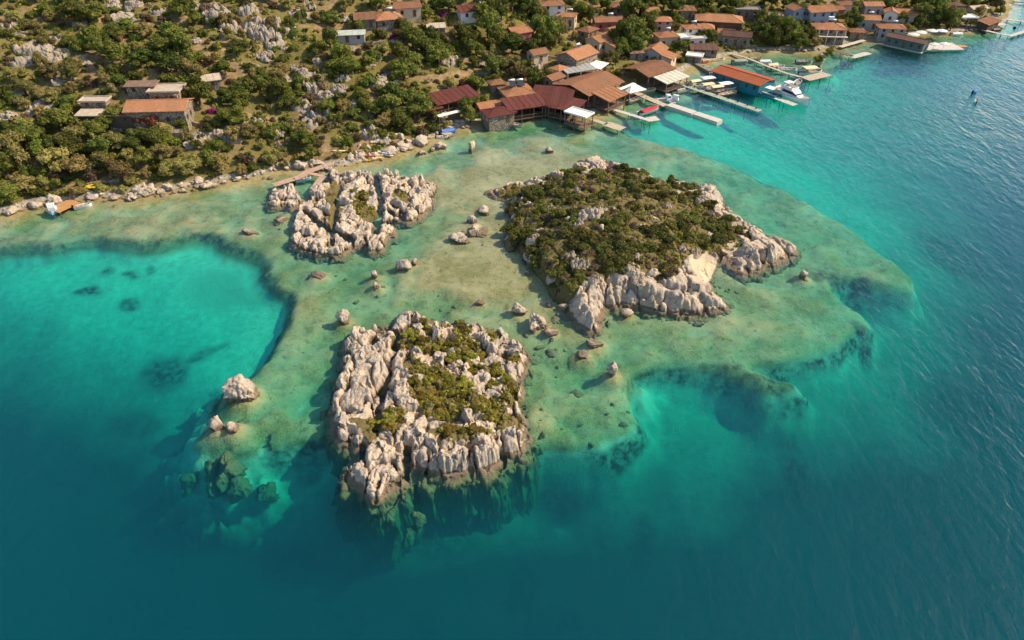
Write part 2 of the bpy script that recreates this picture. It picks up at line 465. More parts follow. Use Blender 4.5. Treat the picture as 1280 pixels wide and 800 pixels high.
m = NT('ground_earth_and_seabed')
P = m.pos(); zc = m.n('SeparateXYZ', i_0=P).outputs[2]
n_big = m.noise(0.12, 5, 0.6, P); n_mid = m.noise(0.7, 6, 0.65, P); n_fine = m.noise(4.0, 5, 0.7, P)
sand = m.ramp(n_mid, [(0.3, (0.36, 0.27, 0.13)), (0.7, (0.60, 0.49, 0.27))])
algae = m.ramp(n_fine, [(0.3, (0.15, 0.12, 0.04)), (0.7, (0.36, 0.29, 0.11))])
bedc = m.mix(m.rng(m.math('ADD', n_mid, m.math('MULTIPLY', n_big, 1.2)), 0.85, 1.25), sand, algae)
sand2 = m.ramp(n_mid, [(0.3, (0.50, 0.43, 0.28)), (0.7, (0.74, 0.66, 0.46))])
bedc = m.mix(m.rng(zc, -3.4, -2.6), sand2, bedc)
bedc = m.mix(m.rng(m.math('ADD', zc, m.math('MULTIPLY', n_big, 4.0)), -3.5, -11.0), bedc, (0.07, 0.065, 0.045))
reef = m.noise(0.55, 6, 0.72, P, 0.8)
bedc = m.mix(m.math('MULTIPLY', m.rng(reef, 0.54, 0.66, 0, 0.7), m.rng(zc, -3.0, -1.8)), bedc, m.ramp(n_fine, [(0.3, (0.05, 0.045, 0.02)), (0.7, (0.20, 0.16, 0.07))]))
weedc = m.ramp(n_fine, [(0.3, (0.008, 0.014, 0.008)), (0.75, (0.05, 0.06, 0.03))])
bedc = m.mix(m.math('MULTIPLY', m.attr('weed'), m.rng(n_mid, 0.25, 0.6), True), bedc, weedc)
soilc = m.ramp(n_mid, [(0.25, (0.15, 0.095, 0.045)), (0.5, (0.27, 0.18, 0.09)), (0.75, (0.40, 0.29, 0.16))])
grassc = m.ramp(n_fine, [(0.25, (0.08, 0.08, 0.022)), (0.55, (0.18, 0.15, 0.045)), (0.8, (0.34, 0.26, 0.10))])
stonec = m.ramp(m.n('TexVoronoi', i_Scale=1.6, i_Vector=P).outputs['Color'], [(0.2, (0.22, 0.19, 0.15)), (0.8, (0.46, 0.40, 0.32))])
landc = m.mix(m.rng(m.math('ADD', m.attr('soil'), m.rng(n_mid, 0, 1, -0.4, 0.4)), 0.35, 0.75), grassc, soilc)
landc = m.mix(m.rng(m.math('ADD', m.attr('rubble'), m.rng(n_fine, 0, 1, -0.5, 0.5)), 0.5, 0.8), landc, stonec)
wet = m.mix(m.rng(zc, 0.1, 0.45), m.mix(0.5, bedc, algae), landc)
col = m.mix(m.rng(zc, -0.1, 0.15), bedc, wet)
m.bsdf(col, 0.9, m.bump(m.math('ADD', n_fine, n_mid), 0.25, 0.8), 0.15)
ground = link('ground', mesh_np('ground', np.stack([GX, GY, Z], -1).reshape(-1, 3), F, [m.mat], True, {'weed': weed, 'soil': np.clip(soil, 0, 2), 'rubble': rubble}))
tag(ground, kind='structure', label='ochre hillside, beach and pale sandy seabed under the whole bay')

# ------------------------------------------------------------------ the sea: a closed body of water with a rippled skin
def water_body():
    S, D = 4400, 45
    mb = MB().box(-S, -1450, -D, S, 4900, 0.0)
    m = NT('sea_water')
    P = m.pos()
    mp = m.n('Mapping', i_Vector=P); mp.inputs['Rotation'].default_value = (0, 0, R(-32)); mp.inputs['Scale'].default_value = (1.0, 0.5, 1)
    r1 = m.noise(0.75, 3, 0.55, mp.outputs[0], 0.6); r2 = m.noise(0.26, 3, 0.5, mp.outputs[0], 0.8); r3 = m.noise(3.1, 2, 0.5, mp.outputs[0])
    patch = m.rng(m.noise(0.012, 3, 0.5, P), 0.35, 0.65, 0.35, 1.0)
    # the lagoon lies in the lee of the islets; the open water to the east carries the breeze
    ex = m.rng(m.n('SeparateXYZ', i_0=P).outputs[0], -20, 110, 0.25, 1.0)
    h = m.math('ADD', m.math('ADD', m.math('MULTIPLY', r1, 0.55), m.math('MULTIPLY', r2, 0.8)), m.math('MULTIPLY', r3, 0.10))
    h = m.math('MULTIPLY', h, m.math('MULTIPLY', patch, ex))
    nrm = m.bump(h, 0.85, 1.0)
    # Schlick reflectance that is the same from above and from below, so daylight reaches the seabed
    dt = m.n('VectorMath', operation='DOT_PRODUCT'); m.set(dt.inputs[0], nrm); m.set(dt.inputs[1], m.n('NewGeometry').outputs['Incoming'])
    c1 = m.math('SUBTRACT', 1.0, m.math('ABSOLUTE', dt.outputs['Value']), True)
    fr = m.math('ADD', m.math('MULTIPLY', m.math('POWER', c1, 5.0), 0.95), 0.02, True)
    tr = m.n('BsdfTransparent'); gl = m.n('BsdfGlossy', i_Roughness=0.12); m.set(gl.inputs['Normal'], nrm)
    gl.inputs['Color'].default_value = (1, 1, 1, 1)
    mx = m.n('MixShader', i_0=fr, i_1=tr, i_2=gl)
    m.t.links.new(mx.outputs[0], m.out.inputs[0])
    sg = (0.0010, 0.0100, 0.0146); ab = (0.27, 0.030, 0.0305)
    def vol(typ, c):
        k = max(c); nd = m.n(typ)
        nd.inputs['Density'].default_value = k
        nd.inputs['Color'].default_value = (*[x / k for x in c], 1) if typ == 'VolumeScatter' else (*[1 - x / k for x in c], 1)
        return nd
    ad = m.n('AddShader', i_0=vol('VolumeScatter', sg), i_1=vol('VolumeAbsorption', ab))
    m.t.links.new(ad.outputs[0], m.out.inputs[1])
    o = mb.build('sea_water', m.mat)
    tag(o, 'turquoise to deep teal sea filling the bay', kind='structure')
water_body()
# ------------------------------------------------------------------ limestone
def rock_material(name, tint=(1, 1, 1), scale=1.0, world_z=True, object_space=False):
    m = NT(name)
    P = m.obj() if object_space else m.pos()
    big = m.noise(0.35 * scale, 5, 0.6, P); mid = m.noise(1.6 * scale, 8, 0.68, P, 0.6); fine = m.noise(9 * scale, 4, 0.7, P)
    c = m.ramp(mid, [(0.28, (0.16, 0.115, 0.075)), (0.40, (0.43, 0.325, 0.225)), (0.54, (0.58, 0.465, 0.34)), (0.75, (0.68, 0.57, 0.44))])
    grey = m.ramp(fine, [(0.3, (0.20, 0.18, 0.155)), (0.7, (0.40, 0.365, 0.32))])
    c = m.mix(m.rng(m.math('ADD', big, m.math('MULTIPLY', mid, 0.35)), 0.58, 0.80, 0.0, 0.55), c, grey)
    # lichen pits and runnels with their own outline
    vo = m.n('TexVoronoi', i_Scale=2.4 * scale, i_Vector=P)
    c = m.mix(m.rng(m.math('ADD', vo.outputs['Distance'], m.math('MULTIPLY', fine, 0.5)), 0.33, 0.22, 0.0, 0.55), c, (0.10, 0.085, 0.065))
    if tint != (1, 1, 1): c = m.mix(1.0, c, tint, 'MULTIPLY')
    if world_z:
        z = m.n('SeparateXYZ', i_0=m.pos()).outputs[2]
        zz = m.math('SUBTRACT', z, m.math('MULTIPLY', mid, 0.5))
        c = m.mix(m.rng(zz, 0.42, 0.12, 0.0, 0.8), c, (0.13, 0.09, 0.05))
        c = m.mix(m.rng(z, -0.1, -0.7), c, m.ramp(fine, [(0.3, (0.07, 0.065, 0.025)), (0.7, (0.26, 0.22, 0.10))]))
    if not object_space:
        c = m.mix(m.rng(m.math('ADD', m.attr('green'), m.rng(mid, 0, 1, -0.35, 0.35)), 0.4, 0.65), c, m.ramp(fine, [(0.25, (0.06, 0.055, 0.02)), (0.5, (0.15, 0.12, 0.045)), (0.75, (0.30, 0.21, 0.10))]))
        c = m.mix(m.rng(m.attr('sand'), 0.4, 0.6), c, m.ramp(mid, [(0.3, (0.50, 0.39, 0.25)), (0.7, (0.62, 0.51, 0.35))]))
    b = m.bump(m.math('ADD', mid, m.math('MULTIPLY', fine, 0.5)), 0.22 / scale, 0.9)
    return m.bsdf(c, 0.92, b, 0.15)
ROCK = rock_material('karst_limestone')
BOULDER = rock_material('boulder_limestone', scale=1.0)
CRAG = rock_material('grey_crag_limestone', tint=(0.74, 0.76, 0.78), scale=1.3, world_z=False)

FIELDS = {}
ISLE_ROCKS = []
def island(key, outline, hctrl, step, label, cliff=1.0, lump=1.0, strata=8, veg=(), gully=(), sandy=(), smooth=1, hs=0.50, vegpatch=2.2, vegcap=1.3, vegquiet=0.80):
    poly = polyw(outline, 0.0, smooth)
    x0, y0 = poly.min(0) - 4.5; x1, y1 = poly.max(0) + 4.5
    ax = np.arange(x0, x1, step); ay = np.arange(y0, y1, step)
    X, Y = np.meshgrid(ax, ay)
    d = sdf(poly, X + 0.5 * fbm(X / 1.8, Y / 1.8, seed=101), Y + 0.5 * fbm(X / 1.8, Y / 1.8, seed=103))
    H = hs * rbf([(*at(p[0], p[1], p[2])[:2], p[2]) for p in hctrl], X, Y)
    c, s = math.cos(R(strata)), math.sin(R(strata))
    U, V = X * c + Y * s, -X * s + Y * c
    U = U + 0.9 * fbm(X / 2.2, Y / 2.2, seed=107); V = V + 1.2 * fbm(X / 2.2, Y / 2.2, seed=109)
    f1, f2, cid, ft = facet(U / 3.5, V / 5.0, 11)
    g1, g2, gid, gt = facet(U / 1.35, V / 2.0, 13)
    p1, p2, pid = worley(U / 0.42, V / 0.5, 17)
    vm = np.zeros(X.shape); sm = np.zeros(X.shape)
    rough = sstep(-0.25, 0.3, fbm(X / 5, Y / 5, seed=127, octs=2))
    l1 = (cid - 0.5) * 1.2 + 0.45 * (1 - 1.6 * f1 ** 3) + 1.5 * ft - 1.2 * np.exp(-((f2 - f1) / 0.08) ** 2)
    l2 = (0.35 + 0.65 * rough) * ((gid - 0.5) * 0.45 + 0.14 * (1 - 1.5 * g1 * g1) + 0.75 * gt - 0.26 * np.exp(-((g2 - g1) / 0.10) ** 2))
    l3 = (0.35 + 0.65 * rough) * (-0.20 * sstep(0.5, 0.1, p1) * (pid > 0.4) + 0.34 * (0.5 - np.abs(fbm(U / 0.9, V / 2.3, seed=129, octs=3)) * 2.2) + 0.15 * (0.5 - np.abs(fbm(U / 0.33, V / 0.5, seed=139, octs=2)) * 2.2))
    hole = -1.1 * sstep(0.42, 0.15, worley(U / 3.0, V / 3.4, 19)[0]) * (worley(U / 3.0, V / 3.4, 19)[2] > 0.62)
    lumps = (l1 + l2 + l3 + hole) * lump
    for vp in veg:
        pw = polyw(vp[0], vp[1], 1)
        vm = np.maximum(vm, sstep(-0.3, 0.4, np.minimum(sdf(pw, X, Y) + 0.4, vegcap) + vegpatch * fbm(X / 2.9, Y / 2.9, seed=113, octs=3)))
    for vp in sandy:
        sm = np.maximum(sm, sstep(-0.5, 0.5, sdf(polyw(vp[0], vp[1], 1), X, Y)))
    de = d + 0.55 * np.clip(lumps, -1.5, 1.2)
    prof = sstep(-0.25, cliff, de)
    quiet = 1 - vegquiet * vm * (0.4 + 0.6 * sstep(0.0, 0.9, vm)) - 0.95 * sm
    quiet = np.maximum(quiet, 0.05)
    z = np.maximum(H, 0.25) * prof * (1 - 0.0 * vm) + lumps * quiet * (0.35 + 0.65 * prof)
    for pts, w, dp in gully:
        pw = [tuple(at(p[0], p[1], p[2])[:2]) for p in pts]
        z = z - dp * sstep(w, w * 0.25, segdist(pw, X + 0.4 * fbm(X, Y, seed=131), Y))
    z = np.where(sm > 0.5, np.minimum(z, np.maximum(H * 0.7, 0.2) + 0.05 * fbm(X * 2, Y * 2, seed=7)), z)
    out = sstep(-0.1, -3.6, d)
    gz = Zlook(X, Y)
    z = np.where(d < 0.15, np.minimum(z, 0.2) * (1 - sstep(-0.05, -0.9, d)) - sstep(-0.05, -0.9, d) * 0.9 - 1.8 * sstep(-0.9, -4.0, d) + 0.45 * lumps * sstep(-0.1, -0.6, d) * sstep(-1.8, -0.8, d), z)
    z = z - 20.0 * sstep(-1.1, -3.6, d + 1.0 * fbm(X / 1.5, Y / 1.5, seed=137))
    # flutes and undercuts: push along the slope normal with noise drawn out vertically
    zy, zx = np.gradient(z, step)
    nl = np.sqrt(zx * zx + zy * zy + 1)
    k = np.clip(nl - 1.0, 0, 1.2) / 1.2 * quiet
    fl = 0.75 * fbm(X * 1.05, Y * 1.05, z * 0.28, 3, 141) + 0.22 * fbm(X * 3.2, Y * 3.2, z * 0.9, 2, 149)
    dx, dy = -zx / nl * fl * k, -zy / nl * fl * k
    drown = sstep(-0.2, -0.9, z)
    f3 = 1.3 * fbm(X * 0.8, Y * 0.8, z * 0.8, 4, 151) * drown * np.clip(nl - 1, 0, 1)
    dx, dy = dx * (1 - drown) - zx / nl * f3, dy * (1 - drown) - zy / nl * f3
    z = z + f3 / nl + drown * 0.5 * fbm(X / 1.3, Y / 1.3, seed=153)
    keep = d > -4.4
    ny_, nx_ = X.shape
    ii = np.arange(nx_ * ny_).reshape(ny_, nx_)
    Fq = np.stack([ii[:-1, :-1], ii[:-1, 1:], ii[1:, 1:], ii[1:, :-1]], -1)[(keep[:-1, :-1] & keep[1:, 1:] & keep[:-1, 1:] & keep[1:, :-1])].reshape(-1, 4)
    Vv = np.stack([X + dx, Y + dy, z], -1).reshape(-1, 3)
    used = np.zeros(len(Vv), bool); used[Fq.ravel()] = True
    remap = np.cumsum(used) - 1
    cx, cyy = poly.mean(0)
    Vv = Vv[used]
    me = mesh_np('rocky_islet', Vv, remap[Fq], [ROCK], True, {'green': (vm * (1 - sm)).reshape(-1)[used], 'sand': sm.reshape(-1)[used]})
    o = link('rocky_islet', me); tag(o, label, 'islet')
    def zf(x, y):
        i = int((x - x0) / step); j = int((y - y0) / step)
        if 0 <= i < nx_ - 1 and 0 <= j < ny_ - 1: return float(z[j, i])
        return -5.0
    def vf(x, y):
        i = int((x - x0) / step); j = int((y - y0) / step)
        return float(vm[j, i]) if 0 <= i < nx_ and 0 <= j < ny_ else 0.0
    FIELDS[key] = (zf, poly, o, vf)
    return o
def Zlook(X, Y):
    return 0 * X

ISL_A = [(434, 424), (446, 410, .8), (456, 411, .8), (470, 408, .8), (488, 403, .8), (498, 388, .8), (511, 388, .8), (535, 394, .9), (559, 400, .9), (575, 400, 1), (599, 407, 1), (619, 408, 1), (638, 420, 1), (656, 440, .6), (660, 456), (648, 478), (656, 495),
         (645, 505), (651, 529), (662, 550), (650, 566), (629, 576), (602, 589), (569, 593), (535, 596), (529, 582), (508, 584), (501, 606), (491, 613), (478, 623), (461, 625), (451, 606), (432, 596), (434, 586), (455, 572), (449, 560), (421, 552), (415, 529), (419, 505), (422, 478), (430, 458), (429, 437)]
VEG_A = [([(500, 430), (508, 405), (535, 395), (580, 400), (610, 415), (640, 430), (648, 455), (640, 480), (645, 505), (625, 542), (590, 538), (540, 538), (515, 520), (512, 480), (518, 455), (505, 445)], 2.4), ([(480, 505), (500, 505), (505, 530), (488, 535)], 2.2), ([(530, 390), (552, 392), (550, 402), (535, 402)], 2.0), ([(580, 402), (600, 405), (597, 415), (582, 412)], 2.2), ([(460, 520), (480, 515), (478, 545), (462, 540)], 2.0)]
island('front', ISL_A, [(440, 430, 2.0), (500, 395, 1.8), (560, 402, 1.8), (640, 425, 2.2), (430, 500, 2.6), (425, 540, 2.4), (470, 470, 3.4), (520, 450, 3.4), (570, 450, 3.6), (640, 460, 2.8), (560, 520, 4.6), (520, 540, 4.4), (600, 550, 4.6), (640, 540, 4.0),
                    (500, 575, 3.8), (560, 575, 4.6), (470, 600, 2.4), (445, 590, 1.8), (480, 545, 3.4), (590, 490, 4.0)], 0.10,
       'large craggy front islet of fluted tan limestone with mossy green patches on top', cliff=1.3, lump=0.88, strata=8, vegpatch=4.2, vegcap=0.35, vegquiet=0.45, veg=VEG_A,
       gully=[([(497, 408, 2), (490, 440, 2.5), (478, 480, 2.5), (468, 530, 2.2)], 0.9, 1.5), ([(508, 545, 3), (506, 590, 1)], 0.9, 2.4), ([(560, 490, 3), (600, 470, 3)], 0.8, 0.8), ([(533, 556, 3), (534, 596, 1)], 0.5, 1.6), ([(585, 550, 3), (588, 594, 1)], 0.4, 1.2), ([(626, 535, 3), (632, 578, 1)], 0.5, 1.6), ([(452, 545, 2), (456, 574, 1)], 0.7, 1.5), ([(475, 590, 2), (470, 622, .5)], 0.5, 1.2)])
ISL_C = [(370, 276), (365, 290), (367, 310), (385, 315), (405, 320), (422, 320), (430, 315), (456, 307), (460, 315), (475, 315), (482, 307), (480, 300), (495, 294), (492, 282), (495, 276), (505, 278), (520, 276), (530, 267), (544, 257),
         (542, 244), (547, 234), (540, 226, .8), (520, 222, .8), (500, 218, .8), (480, 216, .8), (455, 213, .8), (440, 215, .6), (427, 219), (417, 215), (412, 218), (415, 232), (395, 238), (387, 250), (374, 262)]
VEG_C = [([(442, 252), (460, 250), (470, 262), (458, 270), (444, 264)], 1.6), ([(440, 240), (456, 235), (462, 246), (448, 252)], 2.0), ([(494, 238), (505, 232), (503, 248)], 2.6), ([(415, 220), (422, 250), (418, 290), (412, 290), (412, 240)], 0.9)]
island('pale', ISL_C, [(380, 300, 1.8), (420, 310, 1.8), (470, 305, 1.6), (400, 265, 2.6), (450, 230, 3.0), (490, 235, 3.6), (530, 240, 2.8), (510, 265, 2.6), (470, 285, 2.0), (440, 285, 2.0), (500, 218, 2.6), (400, 240, 2.2)], 0.12,
       'low pale limestone islet full of holes, nearly bare, close to the shore', cliff=1.0, lump=0.85, strata=-14, hs=0.36, veg=VEG_C, gully=[([(380, 262, 1), (405, 282, 1), (440, 298, 1)], 1.1, 2.6), ([(468, 215, 1), (476, 250, 1), (470, 290, 1)], 1.1, 2.4), ([(505, 270, 1), (480, 262, 1), (460, 275, 1)], 1.2, 2.6), ([(395, 245, 1), (430, 240, 1)], 0.9, 2.0), ([(424, 225, 2), (418, 260, 2), (414, 300, 1.5)], 0.8, 1.8), ([(447, 240, 2), (452, 246, 2)], 1.0, 1.6)])
ISL_D = [(335, 250), (337, 243), (345, 236), (367, 236), (370, 246), (381, 251), (367, 263), (357, 257), (345, 259), (335, 259)]
island('nub', ISL_D, [(345, 243, 1.5), (365, 245, 1.4), (350, 255, 0.9)], 0.12, 'small pale rock knob just left of the pale islet by the plank jetty', cliff=0.8, lump=0.8)
ISL_B = [(605, 240), (622, 235), (645, 232), (668, 223), (674, 228), (690, 219), (715, 215), (722, 207), (735, 203), (750, 209), (765, 212), (790, 214), (815, 224), (840, 234), (870, 235), (895, 240), (903, 251), (905, 262),
         (920, 270), (945, 288), (950, 292), (965, 297), (985, 305), (998, 312), (990, 322), (970, 328), (940, 342), (925, 345), (915, 336), (900, 327), (890, 340), (883, 349), (890, 362), (905, 378), (908, 386), (880, 394), (855, 396), (840, 392),
         (820, 388), (780, 380), (768, 386), (754, 384), (752, 412), (742, 416), (728, 409), (715, 400), (712, 386), (700, 376), (690, 366), (675, 345), (660, 328), (650, 318), (645, 305), (638, 313), (629, 306), (632, 292), (640, 277), (632, 262), (636, 252), (612, 246)]
VEG_B = [([(628, 300), (640, 262), (660, 234), (695, 215), (718, 212), (740, 216), (790, 207), (835, 225), (868, 232), (880, 246), (892, 262), (925, 284), (935, 296), (890, 302), (866, 310), (852, 328), (848, 348), (835, 352), (800, 338), (770, 345), (745, 345), (700, 365), (680, 345), (655, 320)], 3.5),
         ([(625, 237), (650, 234), (662, 232), (655, 244), (632, 244)], 1.2), ([(700, 215), (725, 212), (724, 222), (705, 222)], 2)]
SAND_B = [([(862, 326), (882, 314), (898, 324), (892, 338), (886, 352), (870, 356), (860, 344)], 0.5), ([(900, 300), (925, 297), (930, 312), (905, 318)], 1.0)]
island('bushy', ISL_B, [(615, 240, 0.8), (650, 236, 1.2), (690, 222, 1.8), (735, 208, 2.8), (790, 220, 2.6), (850, 238, 2.4), (900, 250, 2.2), (935, 285, 1.6), (985, 310, 1.2), (950, 315, 2.8), (925, 335, 1.6), (880, 325, 0.6), (900, 380, 1.4), (870, 375, 2.6), (820, 370, 3.4), (790, 365, 3.2),
                    (740, 395, 2.2), (730, 365, 3.6), (700, 345, 3.0), (660, 310, 2.6), (645, 285, 2.0), (700, 270, 5.0), (750, 260, 6.2), (790, 270, 6.2), (830, 290, 5.2), (770, 310, 5.6), (720, 310, 4.6), (870, 280, 3.6), (830, 330, 4.4), (636, 305, 1.2), (905, 310, 1.0)], 0.14,
       'broad domed islet covered in dark green maquis with pale rock rims', cliff=2.6, lump=0.75, strata=20, hs=0.95, vegquiet=0.6, veg=VEG_B, sandy=SAND_B)

# ------------------------------------------------------------------ boulders
def ico(sub):
    bm = bmesh.new(); bmesh.ops.create_icosphere(bm, subdivisions=sub, radius=1.0)
    V = np.array([v.co[:] for v in bm.verts]); F_ = np.array([[v.index for v in f.verts] for f in bm.faces]); bm.free()
    return V, F_
ICO = {k: ico(k) for k in (2, 3, 4, 5)}
def boulder_mesh(name, seed, sub=4, facets=13, pit=0.11, mat=None, flute=1.0, hollow=()):
    V, F_ = ICO[sub]
    rs = np.random.RandomState(seed)
    n = rs.normal(size=(facets, 3)); n /= np.linalg.norm(n, axis=1)[:, None]
    off = rs.uniform(0.62, 1.0, facets)
    dt = V @ n.T
    r = np.min(np.where(dt > 0.12, off[None] / np.maximum(dt, 0.12), 9), axis=1)
    r = np.minimum(r, 1.18)
    s = seed * 3.7
    r = r * (1 + 0.30 * fbm(V[:, 0] * 1.4 + s, V[:, 1] * 1.4, V[:, 2] * 1.4, 3, seed))
    r = r * (1 + pit * 2.2 * fbm(V[:, 0] * 4.5 + s, V[:, 1] * 4.5, V[:, 2] * (4.5 - 2.5 * flute), 3, seed + 5))
    f1, f2, cc = worley(V[:, 0] * 2.6 + s + V[:, 2], V[:, 1] * 2.6 - V[:, 2] * 0.7, seed)
    r = r - pit * 1.2 * np.exp(-((f2 - f1) / 0.12) ** 2)
    for hx, hy, hz, hd in hollow:
        hv = np.array([hx, hy, hz]) / math.sqrt(hx * hx + hy * hy + hz * hz)
        r = r - hd * sstep(0.80, 0.95, V @ hv + 0.10 * fbm(V[:, 0] * 5, V[:, 1] * 5, V[:, 2] * 5, 2, seed))
    P = V * r[:, None]
    z0, z1 = P[:, 2].min(), P[:, 2].max()
    P[:, 2] = (P[:, 2] - z0) / (z1 - z0)          # 0..1 tall
    q_ = P[:, 2]; P[:, :2] *= np.where(q_ < .45, np.minimum(2.2, .995 / np.sqrt(np.maximum(.05, 1 - (2 * q_ - 1) ** 2))) , 1.0)[:, None]
    P[:, :2] /= np.abs(P[:, :2]).max(0)           # +-1 wide
    return mesh_np(name, P, F_, [mat or BOULDER], True)
BOULD = [boulder_mesh('boulder', 200 + k, 4) for k in range(7)]
SMALLB = [boulder_mesh('boulder', 300 + k, 3) for k in range(6)]
def crag_mesh(seed, n=84):
    a = np.linspace(-1.05, 1.05, n); X, Y = np.meshgrid(a, a)
    s = seed * 5.3
    wx_, wy_ = X + 0.10 * fbm(X * 3 + s, Y * 3, seed=seed), Y + 0.10 * fbm(X * 3, Y * 3 + s, seed=seed + 1)
    r = np.hypot(wx_, wy_) * (1 + 0.5 * fbm(X * 1.3 + s, Y * 1.3, seed=seed + 2, octs=2))
    f1, f2, c = worley(wx_ * 2.6 + s, wy_ * 1.7, seed); g1, g2, d = worley(wx_ * 6.0 + s, wy_ * 4.5, seed + 3)
    env = np.sqrt(np.clip(1 - r * r, 0, 1))
    z = env * (0.30 + 0.75 * c + 0.25 * (c - .5) * (X * math.cos(s) + Y * math.sin(s)) - 0.30 * f1 + 0.22 * (d - .5) - 0.10 * g1) - env ** .5 * (0.30 * np.exp(-((f2 - f1) / .07) ** 2) + 0.12 * np.exp(-((g2 - g1) / .09) ** 2))
    z = z + 0.07 * fbm(X * 9 + s, Y * 9, seed=seed + 4, octs=3) * (env > 0) - 0.5 * sstep(0.9, 1.1, r)
    ii = np.arange(n * n).reshape(n, n)
    F_ = np.stack([ii[:-1, :-1], ii[:-1, 1:], ii[1:, 1:], ii[1:, :-1]], -1)[(r[:-1, :-1] < 1.08) & (r[1:, 1:] < 1.08)].reshape(-1, 4)
    V = np.stack([X, Y, z], -1).reshape(-1, 3); used = np.zeros(n * n, bool); used[F_.ravel()] = True; rm = np.cumsum(used) - 1
    return mesh_np('rock_outcrop', V[used], rm[F_], [CRAG], True)
CRAGS = [crag_mesh(400 + k) for k in range(7)]
RB = random.Random(31)
def boulder(px, py, w, h, label, sink=0.35, seed=None, rot=None, me=None, group=None, tall=1.0, zf=None, depth=0.9, name='boulder', cat='boulder', base=None):
    """w, h: size in photo pixels; (px, py) the middle of its waterline"""
    p = at(px, py) if base is None else base
    k = px_m(p[1], p[2])
    el = math.atan2(CAM_H, p[1])
    rx = w / k / 2
    hz = max(0.30 * h, h - 0.6 * w * math.sin(el) * depth) / k / math.cos(el) * 0.8 * tall
    hz = min(hz, 1.15 * rx * (1.5 if h > 1.3 * w else 1))
    me = me or (boulder_mesh(name, seed, 5 if w > 30 else 4, hollow={512: [(.1, -.3, 1, .5)], 513: [(-.6, -.2, 1, .4), (.7, .1, 1, .45), (.1, -.9, .7, .3)], 522: [(0.05, -.2, 1, .55)], 523: [(.6, 0, 1, .25)]}.get(seed, ())) if seed else BOULD[RB.randrange(len(BOULD))])
    o = link(name, me)
    tot = hz / (1 - sink)
    low = p[2] - tot * sink
    if base is None:                    # rooted in the seabed
        low = min(low, max(float(ground_z(p[0], p[1])), -4.0) - 0.4); tot = p[2] + hz - low
    o.scale = (rx, rx * depth, tot); o.location = (p[0], p[1], low)
    o.rotation_euler = (0, 0, RB.uniform(-0.5, 0.5) if rot is None else rot)
    return tag(o, label, cat, group)
for a in [
    (303, 492, 46, 36, 'big blocky tan boulder alone at the western tip of the reef', 0.3, 501),
    (270, 534, 22, 34, 'narrow upright tan boulder beside the big blocky boulder', 0.3, 502),
    (291, 534, 24, 16, 'small low brown boulder between the upright boulder and the reef', 0.3, 503),
    (430, 400, 20, 32, 'upright tan boulder off the upper corner of the front islet', 0.3, 504),
    (310, 290, 26, 12, 'long dark flat rock with a pale tip on the drop-off', 0.4, 505),
    (397, 343, 24, 8, 'flat brown rock just awash below the pale islet', 0.55, 506),
    (505, 334, 24, 18, 'white bumpy boulder standing below the pale islet', 0.3, 507),
    (519, 328, 16, 10, 'pale boulder touching the white bumpy boulder', 0.35, 508),
    (469, 345, 13, 11, 'small pale boulder upper of two on the greenish shoal', 0.3, 509),
    (470, 358, 14, 11, 'small pale boulder lower of two on the greenish shoal', 0.3, 510),
    (599, 379, 17, 9, 'flat pale boulder above the far edge of the front islet', 0.35, 511),
    (648, 390, 24, 24, 'tan boulder with a hollow at the near end of a broken reef ridge', 0.3, 512),
    (672, 405, 36, 28, 'wide tan boulder with dark hollows on the broken reef ridge', 0.3, 513),
    (690, 415, 22, 12, 'low tan ledge at the tail of the broken reef ridge', 0.4, 514),
    (766, 466, 19, 28, 'lone upright brown boulder on the southern edge of the shoal', 0.28, 515),
    (727, 443, 24, 11, 'low dark boulder south of the tall rock headland', 0.4, 516),
    (743, 430, 26, 13, 'pointed dark boulder touching the tall rock headland', 0.35, 517),
    (686, 381, 15, 9, 'small pale boulder at the bushy islet left corner', 0.35, 518),
    (703, 385, 16, 11, 'rounded pale boulder next to the tall rock headland', 0.35, 519),
    (783, 393, 18, 12, 'small brown boulder under the long rock wall of the bushy islet', 0.35, 520),
    (1003, 345, 15, 18, 'dark hooked boulder off the eastern point of the bushy islet', 0.3, 521),
    (575, 300, 32, 18, 'pale ring-shaped boulder with a hollow on the lagoon flat', 0.4, 522),
    (597, 289, 36, 16, 'long pale ledge behind the ring-shaped boulder', 0.4, 523),
    (604, 264, 24, 14, 'flat pale boulder nearest the spit of the bushy islet', 0.4, 524),
    (590, 276, 16, 12, 'small pale boulder between the ledge and the flat boulder', 0.35, 525),
    (686, 189, 13, 9, 'small brown rock alone in the green lagoon', 0.3, 526),
    (549, 185, 20, 13, 'brown boulder just offshore of the blue boat', 0.35, 527),
    (527, 192, 13, 8, 'small tan rock left of the brown boulder offshore', 0.35, 528),
    (541, 188, 9, 6, 'tiny pale rock between two larger rocks offshore', 0.35, 529),
    (350, 275, 20, 9, 'flat reddish rock awash beside the pale islet', 0.5, 530),
    (660, 342, 10, 7, 'small white rock by the shaded shore of the bushy islet', 0.4, 531),
    (1022, 83, 19, 30, 'small rock stack with a yellow-green plant on it near the jetty', 0.25, 532),
]: boulder(*a[:5], sink=a[5], seed=a[6], group='boulders standing in the shallow water')
